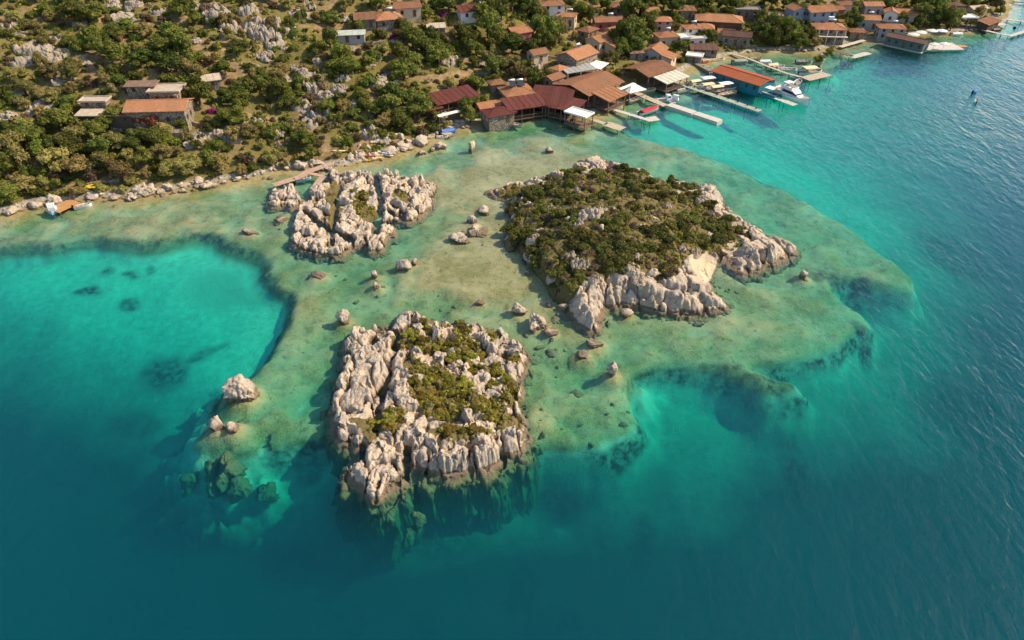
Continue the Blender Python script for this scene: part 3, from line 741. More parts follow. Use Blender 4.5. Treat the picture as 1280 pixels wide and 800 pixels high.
# drowned boulders under the south-western drop-off
for x, y, w, top in [(280, 566, 30, -0.7), (262, 574, 26, -1.5), (290, 580, 34, -1.1), (276, 592, 34, -1.6), (298, 600, 34, -2.4), (262, 604, 26, -2.8), (522, 640, 20, -1.2), (510, 662, 26, -3.0), (380, 532, 34, -1.6), (345, 545, 30, -1.6), (405, 524, 26, -1.4), (235, 590, 30, -3.6), (330, 608, 30, -4.0), (425, 606, 30, -3.2), (675, 540, 20, -.5)]:
    p = at(x, y, top); k = px_m(p[1], top)
    o = link('boulder', BOULD[RB.randrange(7)], None, (p[0], p[1], top - 3.6)); o.scale = (w / k / 2, w / k / 2, 3.6); o.rotation_euler = (0, 0, RB.uniform(0, 6))
    tag(o, 'drowned greenish boulder under the water off the south-western drop-off', 'boulder', 'drowned boulders off the drop-off')
PALE_CRAGS = []
for k in range(5):
    c_ = CRAGS[k].copy(); c_.materials[0] = BOULDER; PALE_CRAGS.append(c_)
# pale rocks showing through the scrub of the bushy islet
for n_, (x, y, w, h) in enumerate([(738, 268, 26, 14), (722, 282, 16, 10), (752, 262, 14, 10), (690, 262, 14, 8), (668, 300, 16, 12), (727, 336, 22, 22), (712, 322, 16, 12), (662, 322, 14, 10), (690, 350, 14, 10), (878, 252, 20, 10), (798, 322, 18, 8), (790, 336, 22, 9), (852, 312, 10, 14), (868, 318, 12, 10), (742, 352, 14, 12), (835, 258, 10, 6), (722, 240, 8, 10), (800, 352, 18, 8)]):
    p = hit(x, y, FIELDS['bushy'][0]); k = px_m(p[1], p[2])
    o = link('rock_outcrop', PALE_CRAGS[n_ % 5], None, (p[0], p[1], p[2] - .15)); o.scale = (w / k / 1.7, w / k / 1.7 * .9, .6 + h / k * .6); o.rotation_euler = (0, 0, RB.uniform(0, 6))
    tag(o, None, 'rock outcrop', 'pale rocks among the scrub of the bushy islet'); ISLE_ROCKS.append((o, tuple(p)))

# brown stones lying drowned on the shallow shelf
for cx, cy_, n_, sp in [(665, 430, 14, 30), (620, 420, 6, 16), (700, 440, 8, 24), (480, 350, 8, 20), (350, 270, 6, 18), (300, 520, 8, 18), (690, 395, 7, 18), (905, 350, 8, 20), (600, 300, 6, 24), (420, 350, 6, 26), (720, 520, 8, 40), (780, 500, 6, 24), (560, 380, 6, 20), (670, 520, 6, 14)]:
    for _ in range(int(n_ * .7)):
        x, y = RB.gauss(cx, sp * .6), RB.gauss(cy_, sp * .4); p = at(x, y); gz = float(ground_z(p[0], p[1]))
        if gz < -3 or gz > -.1: continue
        s_ = RB.choice((.3, .4, .5, .7, 1.1)); o = link('drowned_stone', SMALLB[RB.randrange(6)], None, (p[0], p[1], gz - .25 * s_)); o.scale = (s_, s_ * RB.uniform(.6, 1), min(s_ * .8, -gz * .8 + .2)); o.rotation_euler = (0, 0, RB.uniform(0, 6))
        tag(o, 'small drowned brown stone on the shallow green shelf', 'stone', 'drowned stones on the shelf')
# ------------------------------------------------------------------ foliage
def leaf_material(name, lo, hi, hue_var=0.025, val_var=0.42):
    m = NT(name)
    rnd = m.n('ObjectInfo').outputs['Random']
    f = m.noise(1.3, 4, 0.6, m.obj()); f2 = m.noise(7.0, 2, 0.6, m.obj())
    c = m.ramp(m.math('ADD', m.math('MULTIPLY', f, 0.6), m.math('MULTIPLY', f2, 0.4)), [(0.34, lo), (0.64, hi)])
    hs = m.n('HueSaturation', i_Hue=m.rng(rnd, 0, 1, 0.5 - hue_var, 0.5 + hue_var), i_Value=m.rng(m.math('FRACT', m.math('MULTIPLY', rnd, 7.3)), 0, 1, 1 - val_var, 1 + val_var))
    m.set(hs.inputs['Color'], c)
    d = m.n('BsdfPrincipled'); m.set(d.inputs['Base Color'], hs.outputs[0]); d.inputs['Roughness'].default_value = 0.7; d.inputs['Specular IOR Level'].default_value = 0.2
    t = m.n('BsdfTranslucent'); m.set(t.inputs['Color'], hs.outputs[0])
    mx = m.n('MixShader', i_0=0.3, i_1=d, i_2=t)
    m.t.links.new(mx.outputs[0], m.out.inputs[0])
    return m.mat
LEAF_DARK = leaf_material('dark_evergreen_leaves', (0.062, 0.082, 0.013), (0.20, 0.215, 0.038))
LEAF_OLIVE = leaf_material('olive_leaves', (0.15, 0.13, 0.036), (0.33, 0.27, 0.085))
LEAF_MOSS = leaf_material('low_maquis_leaves', (0.13, 0.12, 0.016), (0.33, 0.27, 0.042))
LEAF_MAQ = leaf_material('maquis_leaves', (0.062, 0.068, 0.013), (0.20, 0.19, 0.040))
LEAF_DRY = leaf_material('dry_bush_twigs', (0.11, 0.075, 0.04), (0.23, 0.16, 0.09))
LEAF_PINK = leaf_material('magenta_blossom', (0.22, 0.008, 0.12), (0.55, 0.04, 0.30), 0.01, 0.1)
LEAF_RED = leaf_material('red_leaves', (0.16, 0.045, 0.025), (0.32, 0.10, 0.055), 0.01, 0.1)
LEAF_YEL = leaf_material('yellow_green_leaves', (0.14, 0.13, 0.02), (0.34, 0.30, 0.05), 0.01, 0.1)
BARK = plain('bark', (0.11, 0.08, 0.055), 0.9, 0.35, 3)
STONE_EDGE = None
def crown_mesh(name, seed, blobs, leaves, size, mat, width=1.0, height=0.8, flat=0.0, lift=0.0):
    """leaf-sized faces spread through the clumps of a crown about 2*width across"""
    rs = np.random.RandomState(seed)
    V0, F0 = ICO[2]
    vs, fs, base = [], [], 0
    cent = []
    for b in range(blobs):
        a = rs.uniform(0, 6.283); rr = width * 0.72 * math.sqrt(rs.uniform(0, 1)); zz = rs.uniform(0.0, 1.0) * height * (1 - 0.55 * (rr / width) ** 2)
        r = width * rs.uniform(0.26, 0.42) * (1.0 if b else 1.25)
        c = np.array([rr * math.cos(a), rr * math.sin(a), lift + zz + 0.1 * height]) if b else np.array([0, 0, lift + height * 0.5])
        cent.append((c, r))
        sc = 1 + 0.5 * fbm(V0[:, 0] * 2 + b * 7, V0[:, 1] * 2 + seed, V0[:, 2] * 2, 2, seed)
        core = c + V0 * (r * 0.78 * sc)[:, None] * np.array([1, 1, 0.8 - 0.2 * flat])
        tri = F0 + base
        vs.append(core); fs.append(np.concatenate([tri, tri[:, 2:3]], 1)); base += len(core)
        n = leaves
        dirn = rs.normal(size=(n, 3)); dirn /= np.linalg.norm(dirn, axis=1)[:, None]
        dirn[:, 2] = np.where(dirn[:, 2] < -0.35, -dirn[:, 2], dirn[:, 2])
        p = c + dirn * (r * rs.uniform(0.72, 1.16, n))[:, None] * np.array([1, 1, 0.85 - 0.2 * flat])
        nn = dirn + 0.75 * rs.normal(size=(n, 3)); nn /= np.linalg.norm(nn, axis=1)[:, None]
        t = np.cross(nn, rs.normal(size=(n, 3))); t /= np.linalg.norm(t, axis=1)[:, None]
        bb = np.cross(nn, t)
        s = (size * rs.uniform(0.6, 1.4, n))[:, None]
        q = np.stack([p - t * s, p - bb * s * 0.6, p + t * s, p + bb * s * 0.6], 1).reshape(-1, 3)
        vs.append(q); fs.append(np.arange(4 * n).reshape(n, 4) + base); base += 4 * n
    V = np.concatenate(vs); Fq = np.concatenate(fs)
    me = bpy.data.meshes.new(name)
    tri = Fq[:, 2] == Fq[:, 3]
    me.from_pydata(V.tolist(), [], [list(f[:3]) if t_ else list(f) for f, t_ in zip(Fq, tri)])
    me.materials.append(mat); me.update()
    return me, cent
def trunk_mb(cent, h, r, seed):
    rs = random.Random(seed); mb = MB()
    top = (rs.uniform(-.1, .1) * h, rs.uniform(-.1, .1) * h, h * 0.55)
    mid = (top[0] * 0.3 + rs.uniform(-.04, .04) * h, top[1] * 0.3, h * 0.28)
    mb.tube((0, 0, -0.5), mid, r * 1.25, r, 7); mb.tube(mid, top, r, r * 0.75, 7)
    for c, rad in cent[:6]:
        mb.tube(top, tuple(c), r * 0.5, r * 0.15, 5)
    return mb
LEAF_FRESH = leaf_material('fresh_green_leaves', (0.070, 0.090, 0.013), (0.205, 0.22, 0.036), 0.012, 0.35)
PROTO = {}
def make_tree(kind, name, seed, blobs, leaves, size, mat, width, height, lift, cat='tree', trunk_r=0.16):
    t = thing(name, None, None, (0, 0, -500)); t['category'] = cat
    me, cent = crown_mesh('crown', seed, blobs, leaves, size, mat, width, height, 0.0, lift)
    link('crown', me, t)
    trunk_mb(cent, lift + height, trunk_r, seed).build('trunk', BARK, t, smooth=True)
    PROTO.setdefault(kind, []).append(t)
def make_shrub(kind, name, seed, blobs, leaves, size, mat, width, height, cat='shrub'):
    me, cent = crown_mesh(name, seed, blobs, leaves, size, mat, width, height, 0.3, 0.0)
    o = link(name, me, None, (0, 0, -500)); o['category'] = cat
    PROTO.setdefault(kind, []).append(o)
for k in range(5): make_tree('dark', 'broad_tree', 600 + k, 11 + k, 130, 0.17, LEAF_DARK, 1.0 * 2.3, 2.3, 1.0)
for k in range(4): make_tree('fresh', 'round_tree', 612 + k, 10, 130, 0.17, LEAF_FRESH, 2.3, 2.5, 0.9)
for k in range(4): make_tree('olive', 'olive_tree', 620 + k, 12, 120, 0.16, LEAF_OLIVE, 2.2, 2.0, 1.0)
for k in range(5): make_shrub('shrub', 'shrub', 640 + k, 8, 90, 0.11, LEAF_DARK, 1.0, 0.75)
for k in range(5): make_shrub('moss', 'cushion_shrub', 660 + k, 9, 110, 0.085, LEAF_MOSS, 1.0, 0.55)
for k in range(3): make_shrub('dry', 'dry_bush', 680 + k, 8, 90, 0.09, LEAF_DRY, 1.0, 0.6, 'bush')
for k in range(2): make_shrub('pink', 'bougainvillea', 690 + k, 8, 120, 0.12, LEAF_PINK, 1.0, 0.7, 'flowering bush')
for k in range(5): make_shrub('maquis', 'maquis_bush', 720 + k, 10, 130, 0.10, LEAF_MAQ, 1.0, 0.6, 'bush')
make_tree('red', 'red_leaved_tree', 700, 12, 130, 0.16, LEAF_RED, 2.2, 2.4, 0.6)
make_shrub('yellow', 'yellow_bush', 705, 8, 120, 0.12, LEAF_YEL, 1.0, 0.9, 'bush')
USED = {}
RP = random.Random(5)
PLANTS = []          # (object, kind word, position, look) for the labels at the end
def plant(kind, pos, width, tall=1.0, label=None, group=None):
    """width: crown diameter in metres"""
    lst = PROTO[kind]; src = lst[RP.randrange(len(lst))]
    if src.location.z < -400: o = src
    else: o = copy_tree(src)
    s = width / 2 / (2.3 if kind in ('dark', 'olive', 'red', 'fresh') else 1.0)
    o.scale = (s * RP.uniform(.9, 1.1), s * RP.uniform(.9, 1.1), s * tall * RP.uniform(.85, 1.15))
    o.rotation_euler = (0, 0, RP.uniform(0, 6.28)); o.location = pos
    if label: o['label'] = label
    else: PLANTS.append((o, kind, tuple(pos)))
    if group: o['group'] = group
    return o
def ihit(key, px, py):
    return hit(px, py, FIELDS[key][0], floor=-0.2)
def inpoly(poly, x, y):
    c = False; n = len(poly)
    for i in range(n):
        ax, ay = poly[i][0], poly[i][1]; bx, by = poly[(i + 1) % n][0], poly[(i + 1) % n][1]
        if (ay > y) != (by > y) and x < (bx - ax) * (y - ay) / (by - ay) + ax: c = not c
    return c
def scatter_px(poly, spacing, rnd, tries=4000, jit=None):
    """poisson-like pixel points inside a pixel polygon"""
    xs = [p[0] for p in poly]; ys = [p[1] for p in poly]; pts = []
    for _ in range(tries):
        x, y = rnd.uniform(min(xs), max(xs)), rnd.uniform(min(ys), max(ys))
        if inpoly(poly, x, y) and all((x - a) ** 2 + ((y - b) * 1.35) ** 2 > spacing ** 2 for a, b in pts): pts.append((x, y))
    return pts
# low maquis on the front islet
for vp, zz in VEG_A:
    for x, y in scatter_px(vp, 9.5, RP, 700):
        q = ihit('front', x, y)
        if q is not None and q[2] > 0.6 and FIELDS['front'][3](q[0], q[1]) > .5: plant('moss', q - np.array([0, 0, 0.15]), RP.uniform(1.1, 2.9), 0.8, group='low shrubs on the front islet')
for vp, zz in VEG_C[:3]:
    for x, y in scatter_px(vp, 9, RP, 300):
        q = ihit('pale', x, y)
        if q is not None and q[2] > 0.3: plant('moss' if RP.random() < .6 else 'shrub', q - np.array([0, 0, 0.15]), RP.uniform(1.0, 2.0), 0.8, group='low shrubs on the pale islet')
# dense maquis on the bushy islet; bare ochre gaps stay open
GAPS_B = [(760, 236, 34, 5), (770, 292, 26, 6), (850, 262, 20, 9), (700, 318, 14, 9), (680, 285, 12, 9), (745, 318, 16, 6), (765, 348, 20, 8), (808, 300, 18, 5), (870, 285, 12, 6), (705, 262, 16, 7), (660, 340, 8, 6), (735, 258, 22, 8), (735, 278, 16, 12), (800, 250, 30, 8), (830, 268, 26, 9), (790, 345, 22, 12), (815, 335, 14, 10), (735, 240, 40, 5), (862, 330, 12, 14), (690, 330, 12, 10), (745, 330, 8, 18), (800, 278, 30, 6), (700, 300, 9, 14)]
def in_gap(px, py): return any(((px - a) / c) ** 2 + ((py - b) / d) ** 2 < .6 for a, b, c, d in GAPS_B)
def proj(p):
    dd = p[1] * CP + (CAM_H - p[2]) * SP
    return PW / 2 + FPX * p[0] / dd, PH / 2 - FPX * (p[1] * SP - (CAM_H - p[2]) * CP) / dd
for x, y in scatter_px(VEG_B[0][0], 9.0, RP, 7000):
    if any(((x - a) / c) ** 2 + ((y - b) / d) ** 2 < 1 for a, b, c, d in GAPS_B):
        if RP.random() < .55: continue
        kind = 'dry'
    else: kind = RP.choices(['maquis', 'dry'], [.82, .18])[0]
    q = ihit('bushy', x, y)
    if q is not None and q[2] > 0.8: plant(kind, q - np.array([0, 0, 0.3]), RP.uniform(2.0, 4.6) * (0.7 if kind == 'dry' else 1), 0.85, group='maquis shrubs on the bushy islet')
for vp in VEG_B[1:]:
    for x, y in scatter_px(vp[0], 8, RP, 300):
        q = ihit('bushy', x, y)
        if q is not None and q[2] > 0.2: plant('moss', q - np.array([0, 0, 0.2]), RP.uniform(1.4, 2.2), 0.8, group='maquis shrubs on the bushy islet')
# ------------------------------------------------------------------ building materials
def tile_material(name, c1, c2, c3, flat=False):
    m = NT(name)
    O = m.obj()
    br = m.n('TexBrick', i_Scale=2.2, i_Vector=O); br.offset = 0.5
    for k, v in (('Color1', (*c1, 1)), ('Color2', (*c2, 1)), ('Mortar', (*[x * .6 for x in c1], 1)), ('Mortar Size', 0.02), ('Brick Width', 0.9), ('Row Height', 0.5)): br.inputs[k].default_value = v
    st = m.noise(0.55, 6, 0.7, O); fine = m.noise(5, 3, 0.6, O)
    c = m.mix(m.rng(st, 0.46, 0.68, 0, 0.75), br.outputs[0], c3)
    c = m.mix(m.rng(fine, 0.58, 0.72, 0, 0.45), c, (0.10, 0.07, 0.05))
    wv = m.n('TexWave', i_Scale=1.6, i_Distortion=0.6); m.set(wv.inputs['Vector'], O)
    rnd = m.n('ObjectInfo').outputs['Random']
    hs = m.n('HueSaturation', i_Value=m.rng(rnd, 0, 1, 0.85, 1.15)); m.set(hs.inputs['Color'], c)
    return m.bsdf(hs.outputs[0], 0.85, m.bump(m.math('ADD', wv.outputs[0], br.outputs['Fac']), 0.08, 0.8), 0.2)
T_ORANGE = tile_material('orange_roof_tiles', (0.42, 0.165, 0.07), (0.54, 0.26, 0.125), (0.36, 0.20, 0.11))
T_BROWN = tile_material('weathered_brown_roof_tiles', (0.30, 0.125, 0.06), (0.38, 0.18, 0.09), (0.22, 0.14, 0.09))
T_RED = tile_material('dark_red_roof_sheets', (0.16, 0.042, 0.032), (0.20, 0.058, 0.042), (0.13, 0.055, 0.042))
T_DARK = tile_material('dark_brown_roof_tiles', (0.15, 0.07, 0.05), (0.20, 0.10, 0.07), (0.12, 0.08, 0.06))
T_HULL = tile_material('rust_red_roof_tiles', (0.42, 0.10, 0.04), (0.48, 0.14, 0.05), (0.36, 0.12, 0.06))
def wall_material(name, c, stone=False):
    m = NT(name); O = m.obj()
    n1 = m.noise(1.1, 6, 0.65, O); n2 = m.noise(7, 4, 0.6, O)
    if stone:
        v = m.n('TexVoronoi', i_Scale=2.6, i_Vector=O)
        base = m.mix(m.rng(v.outputs['Color'], 0, 1), tuple(x * .6 for x in c), tuple(min(1, x * 1.25) for x in c))
        base = m.mix(m.rng(v.outputs['Distance'], 0.42, 0.55), base, tuple(x * .45 for x in c)); hgt = v.outputs['Distance']
    else:
        base = m.mix(m.rng(n1, .3, .7), tuple(x * .82 for x in c), c); hgt = n2
    base = m.mix(m.rng(n1, .55, .75, 0, .5), base, tuple(x * .6 for x in (c[0], c[1] * .95, c[2] * .85)))
    return m.bsdf(base, 0.9, m.bump(hgt, 0.04, 0.7), 0.15)
W_WHITE = wall_material('whitewash', (0.74, 0.70, 0.63)); W_CREAM = wall_material('cream_plaster', (0.60, 0.48, 0.34)); W_GREY = wall_material('grey_plaster', (0.40, 0.38, 0.36))
W_STONE = wall_material('rubble_stone', (0.36, 0.29, 0.22), True); W_PINK = wall_material('pink_plaster', (0.46, 0.14, 0.13)); W_DARK = wall_material('dark_timber_wall', (0.10, 0.075, 0.055))
W_TEAL = wall_material('teal_painted_boards', (0.03, 0.19, 0.25)); W_BGREY = wall_material('grey_teal_boards', (0.13, 0.17, 0.17)); W_BLUE = wall_material('pale_blue_plaster', (0.30, 0.36, 0.42))
SHEET_WHITE = plain('weathered_white_sheet', (0.70, 0.66, 0.58), 0.6, 0.15, 0.8); SHEET_TAN = plain('tan_roof_felt', (0.46, 0.37, 0.27), 0.8, 0.2, 0.8); SHEET_GREY = plain('grey_roof_sheet', (0.34, 0.33, 0.30), 0.6, 0.2, 0.8)
SHEET_BROWN = plain('brown_roof_sheet', (0.20, 0.13, 0.09), 0.8, 0.25, 0.8)
WOOD = plain('sun_bleached_planks', (0.46, 0.37, 0.27), 0.85, 0.3, 2.5); WOOD_DARK = plain('dark_planks', (0.17, 0.11, 0.075), 0.85, 0.3, 2.5); WOOD_ORANGE = plain('orange_brown_planks', (0.44, 0.22, 0.08), 0.8, 0.2, 1.5); WOOD_PINK = plain('pinkish_planks', (0.46, 0.30, 0.21), 0.85, 0.25, 2)
CONC = plain('pale_concrete', (0.52, 0.47, 0.40), 0.85, 0.2, 1.2); STONE = plain('quay_stone', (0.22, 0.19, 0.155), 0.9, 0.35, 1.5)
FRAME_W = plain('white_window_frame', (0.66, 0.63, 0.58), 0.5, 0.1); FRAME_B = plain('brown_window_frame', (0.13, 0.075, 0.045), 0.6, 0.2)
GLASS = plain('window_glass', (0.03, 0.04, 0.05), 0.12, 0.2, 1.0, 0.6)
METAL = plain('grey_metal', (0.35, 0.35, 0.36), 0.35, 0.15, 2, 0.5, 0.7); RUBBER = plain('black_rubber', (0.02, 0.02, 0.022), 0.7, 0.2)
GEL_W = plain('white_gelcoat', (0.76, 0.75, 0.72), 0.3, 0.08, 1, 0.5); GEL_B = plain('blue_boat_paint', (0.04, 0.16, 0.42), 0.35, 0.1, 1, 0.5); GEL_R = plain('red_boat_paint', (0.42, 0.04, 0.03), 0.4, 0.12, 1, 0.5); GEL_Y = plain('yellow_plastic', (0.72, 0.46, 0.03), 0.4, 0.1, 1, 0.5); GEL_G = plain('grey_boat_paint', (0.33, 0.34, 0.33), 0.45, 0.15, 1); GEL_T = plain('teal_boat_paint', (0.04, 0.34, 0.40), 0.4, 0.1, 1); GEL_LB = plain('light_blue_paint', (0.30, 0.50, 0.62), 0.5, 0.1, 1); GEL_O = plain('orange_red_plastic', (0.60, 0.10, 0.03), 0.4, 0.1, 1)
CLOTH_W = plain('white_canvas', (0.76, 0.73, 0.66), 0.8, 0.08, 1); CLOTH_C = plain('cream_canvas', (0.72, 0.58, 0.34), 0.8, 0.1, 1); CLOTH_R = plain('red_cover', (0.42, 0.04, 0.05), 0.8, 0.15, 1); CLOTH_BL = plain('blue_tarpaulin', (0.10, 0.22, 0.55), 0.7, 0.15, 1)
INNER = plain('boat_inside', (0.40, 0.33, 0.25), 0.7, 0.25, 2)

# ------------------------------------------------------------------ buildings
def roof_mb(kind, L, W, pitch, ov=0.45, th=0.16):
    """ridge along x, eaves at z=0"""
    mb = MB(); hx, hy = L / 2 + ov, W / 2 + ov
    rise = hy * math.tan(R(pitch))
    if kind == 'gable':
        e0, e1, r0, r1 = [(-hx, -hy, 0), (hx, -hy, 0)], [(-hx, hy, 0), (hx, hy, 0)], (-hx, 0, rise), (hx, 0, rise)
        for a, b in ((e0, -1), (e1, 1)):
            p = [a[0], a[1], r1, r0]; q = [(x, y, z - th) for x, y, z in p]
            mb.poly(p + q, [(0, 1, 2, 3), (4, 7, 6, 5), (0, 4, 5, 1), (2, 6, 7, 3), (1, 5, 6, 2), (0, 3, 7, 4)])
        mb.tube((-hx, 0, rise + .02), (hx, 0, rise + .02), 0.13, n=6)
    elif kind == 'hip':
        k = max(0.0, hx - hy) ; k = k if k > 0.3 else 0.3
        P = [(-hx, -hy, 0), (hx, -hy, 0), (hx, hy, 0), (-hx, hy, 0), (-k, 0, rise), (k, 0, rise)]
        Q = [(x, y, -th) for x, y, z in P[:4]]
        mb.poly(P + Q, [(0, 1, 5, 4), (1, 2, 5), (2, 3, 4, 5), (3, 0, 4), (0, 6, 7, 1), (1, 7, 8, 2), (2, 8, 9, 3), (3, 9, 6, 0), (6, 9, 8, 7)])
        mb.tube(P[4], P[5], 0.12, n=6)
        for a, b in ((0, 4), (1, 5), (2, 5), (3, 4)): mb.tube(P[a], P[b], 0.09, n=5)
    elif kind == 'shed':
        r2 = 2 * hy * math.tan(R(pitch))
        p = [(-hx, -hy, 0), (hx, -hy, 0), (hx, hy, r2), (-hx, hy, r2)]; q = [(x, y, z - th) for x, y, z in p]
        mb.poly(p + q, [(0, 1, 2, 3), (4, 7, 6, 5), (0, 4, 5, 1), (2, 6, 7, 3), (1, 5, 6, 2), (0, 3, 7, 4)])
        n = max(2, int(2 * hx / 1.6))
        for k in range(n + 1):
            x = -hx + 2 * hx * k / n; mb.tube((x, -hy, .03), (x, hy, r2 + .03), 0.05, n=4)
    else:
        mb.box(-hx, -hy, -th, hx, hy, 0)
        for a in ((-hx, -hy, hx, -hy + .25), (-hx, hy - .25, hx, hy), (-hx, -hy + .25, -hx + .25, hy - .25), (hx - .25, -hy + .25, hx, hy - .25)): mb.box(a[0], a[1], 0.0, a[2], a[3], .22)
    return mb
def put(o, M):
    o.location = M.to_translation(); o.rotation_euler = M.to_euler(); return o
def block(root, L, W, hw, roof='gable', pitch=20, rm=None, wm=None, ox=0, oy=0, oz=0, rot=0, open_=False, floors=1, frame=None, chimney=False, door=True, sides='fblr', base=1.8, post_m=None, seed=0, ov=0.45):
    """one built volume of a building as parts of ROOT: wall (or posts), roof, windows, door"""
    M = Matrix.Translation((ox, oy, oz)) @ Matrix.Rotation(rot, 4, 'Z')
    rs = random.Random(seed * 31 + int(L * 10) + int(W * 7))
    rm = rm or T_ORANGE; wm = wm or W_STONE; frame = frame or FRAME_B
    tan = math.tan(R(pitch))
    if open_:
        n = max(2, int(L / 3.2) + 1)
        for k in range(n):
            for sy in (-1, 1):
                put(MB().box(-.11, -.11, -base, .11, .11, hw).build('post', post_m or WOOD_DARK, root), M @ Matrix.Translation((-L / 2 + .15 + (L - .3) * k / (n - 1), sy * (W / 2 - .15), 0)))
        put(MB().box(-L / 2, -W / 2, -.25, L / 2, W / 2, 0).build('floor_deck', WOOD_DARK, root), M)
        if sides and open_ == 'rail':
            mb = MB()
            for sy in (-1, 1):
                mb.box(-L / 2 + .05, sy * (W / 2 - .06) - .04, .85, L / 2 - .05, sy * (W / 2 - .06) + .04, .95)
                k = 0
                while k < L - .3: mb.box(-L / 2 + .1 + k, sy * (W / 2 - .06) - .03, 0, -L / 2 + .16 + k, sy * (W / 2 - .06) + .03, .85); k += .6
            put(mb.build('railing', post_m or WOOD_DARK, root), M)
    else:
        mb = MB(); hx, hy = L / 2, W / 2
        rise = W / 2 * tan
        if roof == 'gable':
            prof = [(-hy, -base), (hy, -base), (hy, hw), (0, hw + rise - .05), (-hy, hw)]
            mb.loft([[(x, y, z) for y, z in prof] for x in (-hx, hx)])
        elif roof == 'shed':
            prof = [(-hy, -base), (hy, -base), (hy, hw + W * tan - .05), (-hy, hw)]
            mb.loft([[(x, y, z) for y, z in prof] for x in (-hx, hx)])
        else: mb.box(-hx, -hy, -base, hx, hy, hw - 0.02)
        put(mb.build('wall', wm, root), M)
        fh = hw / floors
        for side, (ln, nx_, ny_) in {'f': (L, 0, -1), 'b': (L, 0, 1), 'l': (W, -1, 0), 'r': (W, 1, 0)}.items():
            if side not in sides: continue
            n = max(1, int(ln / 2.6))
            for fl in range(floors):
                for k in range(n):
                    u = (-ln / 2 + ln * (k + .5) / n)
                    isdoor = door and fl == 0 and side == 'f' and k == n // 2
                    w, h, zb = (1.0, 2.0, 0.0) if isdoor else (0.95, 1.15, fl * fh + .9)
                    if zb + h > hw - .1 and roof != 'gable': h = max(.5, hw - .15 - zb)
                    ctr = Vector((u, -hy, zb)) if side == 'f' else Vector((u, hy, zb)) if side == 'b' else Vector((-hx, u, zb)) if side == 'l' else Vector((hx, u, zb))
                    ang = {'f': 0, 'b': math.pi, 'l': -math.pi / 2, 'r': math.pi / 2}[side]
                    Mw = M @ Matrix.Translation(ctr) @ Matrix.Rotation(ang, 4, 'Z')
                    if isdoor:
                        d = put(MB().box(-w / 2, -.07, 0, w / 2, .02, h).build('door', FRAME_B, root), Mw)
                        MB().box(w / 2 - .2, -.12, 1.0, w / 2 - .1, -.071, 1.06).build('handle', METAL, d)
                    else:
                        wn_ = MB(); t = .12
                        for b in ((-w / 2, 0, w / 2, t), (-w / 2, h - t, w / 2, h), (-w / 2, t, -w / 2 + t, h - t), (w / 2 - t, t, w / 2, h - t), (-.03, t, .03, h - t)): wn_.box(b[0], -.08, b[1], b[2], .02, b[3])
                        wo = put(wn_.build('window', frame, root), Mw)
                        MB().box(-w / 2 + t, -.035, t, w / 2 - t, .01, h - t).build('pane', GLASS, wo)
    ro = put(roof_mb(roof, L, W, pitch, ov).build('roof', rm, root), M @ Matrix.Translation((0, 0, hw)))
    if roof == 'gable': ro.location.z += -0.45 * tan + 0.10
    if chimney:
        MB().box(-.4, -.35, 0, .4, .35, 1.5).box(-.5, -.45, 1.5, .5, .45, 1.65).build('chimney', W_STONE, ro, (L * .28, W * .2, .2))
    return ro
def spot(px, py, up):
    """ground point under a roof seen at a photo pixel UP metres above the ground"""
    return hit(px, py, lambda x, y: max(0.35, ground_z(x, y)) + up) - np.array([0, 0, up])
HOUSES = []
def house(px, py, L, W, hw, rot, label, short, roof='gable', pitch=20, rm=None, wm=None, name='house', cat='house', **kw):
    if name == 'house' and L < 13:
        L, W, hw = L * .86, W * .86, hw * .92
    p = spot(px, py, hw + 0.6)
    t = thing(name, label, cat, tuple(p), R(rot))
    block(t, L, W, hw, roof, pitch, rm, wm, **kw)
    if kw.get('seed') in (9, 16, 18, 21, 23, 27, 30, 37, 38, 42, 44) and roof in ('gable', 'hip'):
        solar(t, L * .12, .1, hw + (W / 2) * math.tan(R(pitch)) + .05)
    HOUSES.append((p, max(L, W) / 2 + .6, short, t))
    return t
def solar(t, x, y, z, rz=0):
    """rooftop solar water heater: tilted panel and white tank"""
    g = MB().box(-.9, -1.0, 0, .9, 1.0, .07, 0, Matrix.Rotation(R(28), 4, 'X')).build('solar_panel', GLASS, t, (x, y, z)); g.rotation_euler = (0, 0, rz)
    k = MB().tube((-.9, 1.0, .75), (.9, 1.0, .75), .28, n=12).tube((-.7, .8, 0), (-.7, 1, .7), .04).tube((.7, .8, 0), (.7, 1, .7), .04).build('water_tank', GEL_W, t, (x, y, z), True); k.rotation_euler = (0, 0, rz)

# the villa on the left slope and its outbuildings
t = house(198, 128, 14, 8, 3.6, 4, 'tan stone villa with long orange tiled roof and brick chimney, left slope', 'the long orange-roofed villa', 'gable', 17, T_ORANGE, W_STONE, seed=1, chimney=True, sides='flr')
MB().box(-6.5, -7.5, -2.5, 6.5, -4.2, -.6).build('terrace', W_STONE, t)
t = house(207, 107, 8.4, 6, 3.4, 3, 'square stone house with a pale flat roof directly behind the long villa', 'the pale flat-roofed house', 'flat', 1, SHEET_TAN, W_STONE, seed=3, sides='fl')
house(176, 102, 8, 3.5, 2.6, 3, 'low outbuilding with a brown flat roof left of the pale flat-roofed house', 'the brown-roofed outbuilding', 'shed', 4, SHEET_BROWN, W_STONE, seed=4, sides='f')
house(262, 95, 5, 3.6, 2.5, 25, 'small hut with a tan sheet roof uphill right of the villa', 'the small tan-roofed hut', 'shed', 8, SHEET_TAN, W_STONE, seed=5, sides='f')
house(117, 121, 7, 3.2, 2.4, 2, 'small pale flat-roofed shed among bushes left of the villa', 'the small pale shed', 'flat', 1, SHEET_TAN, W_STONE, seed=6, sides='f', door=False)
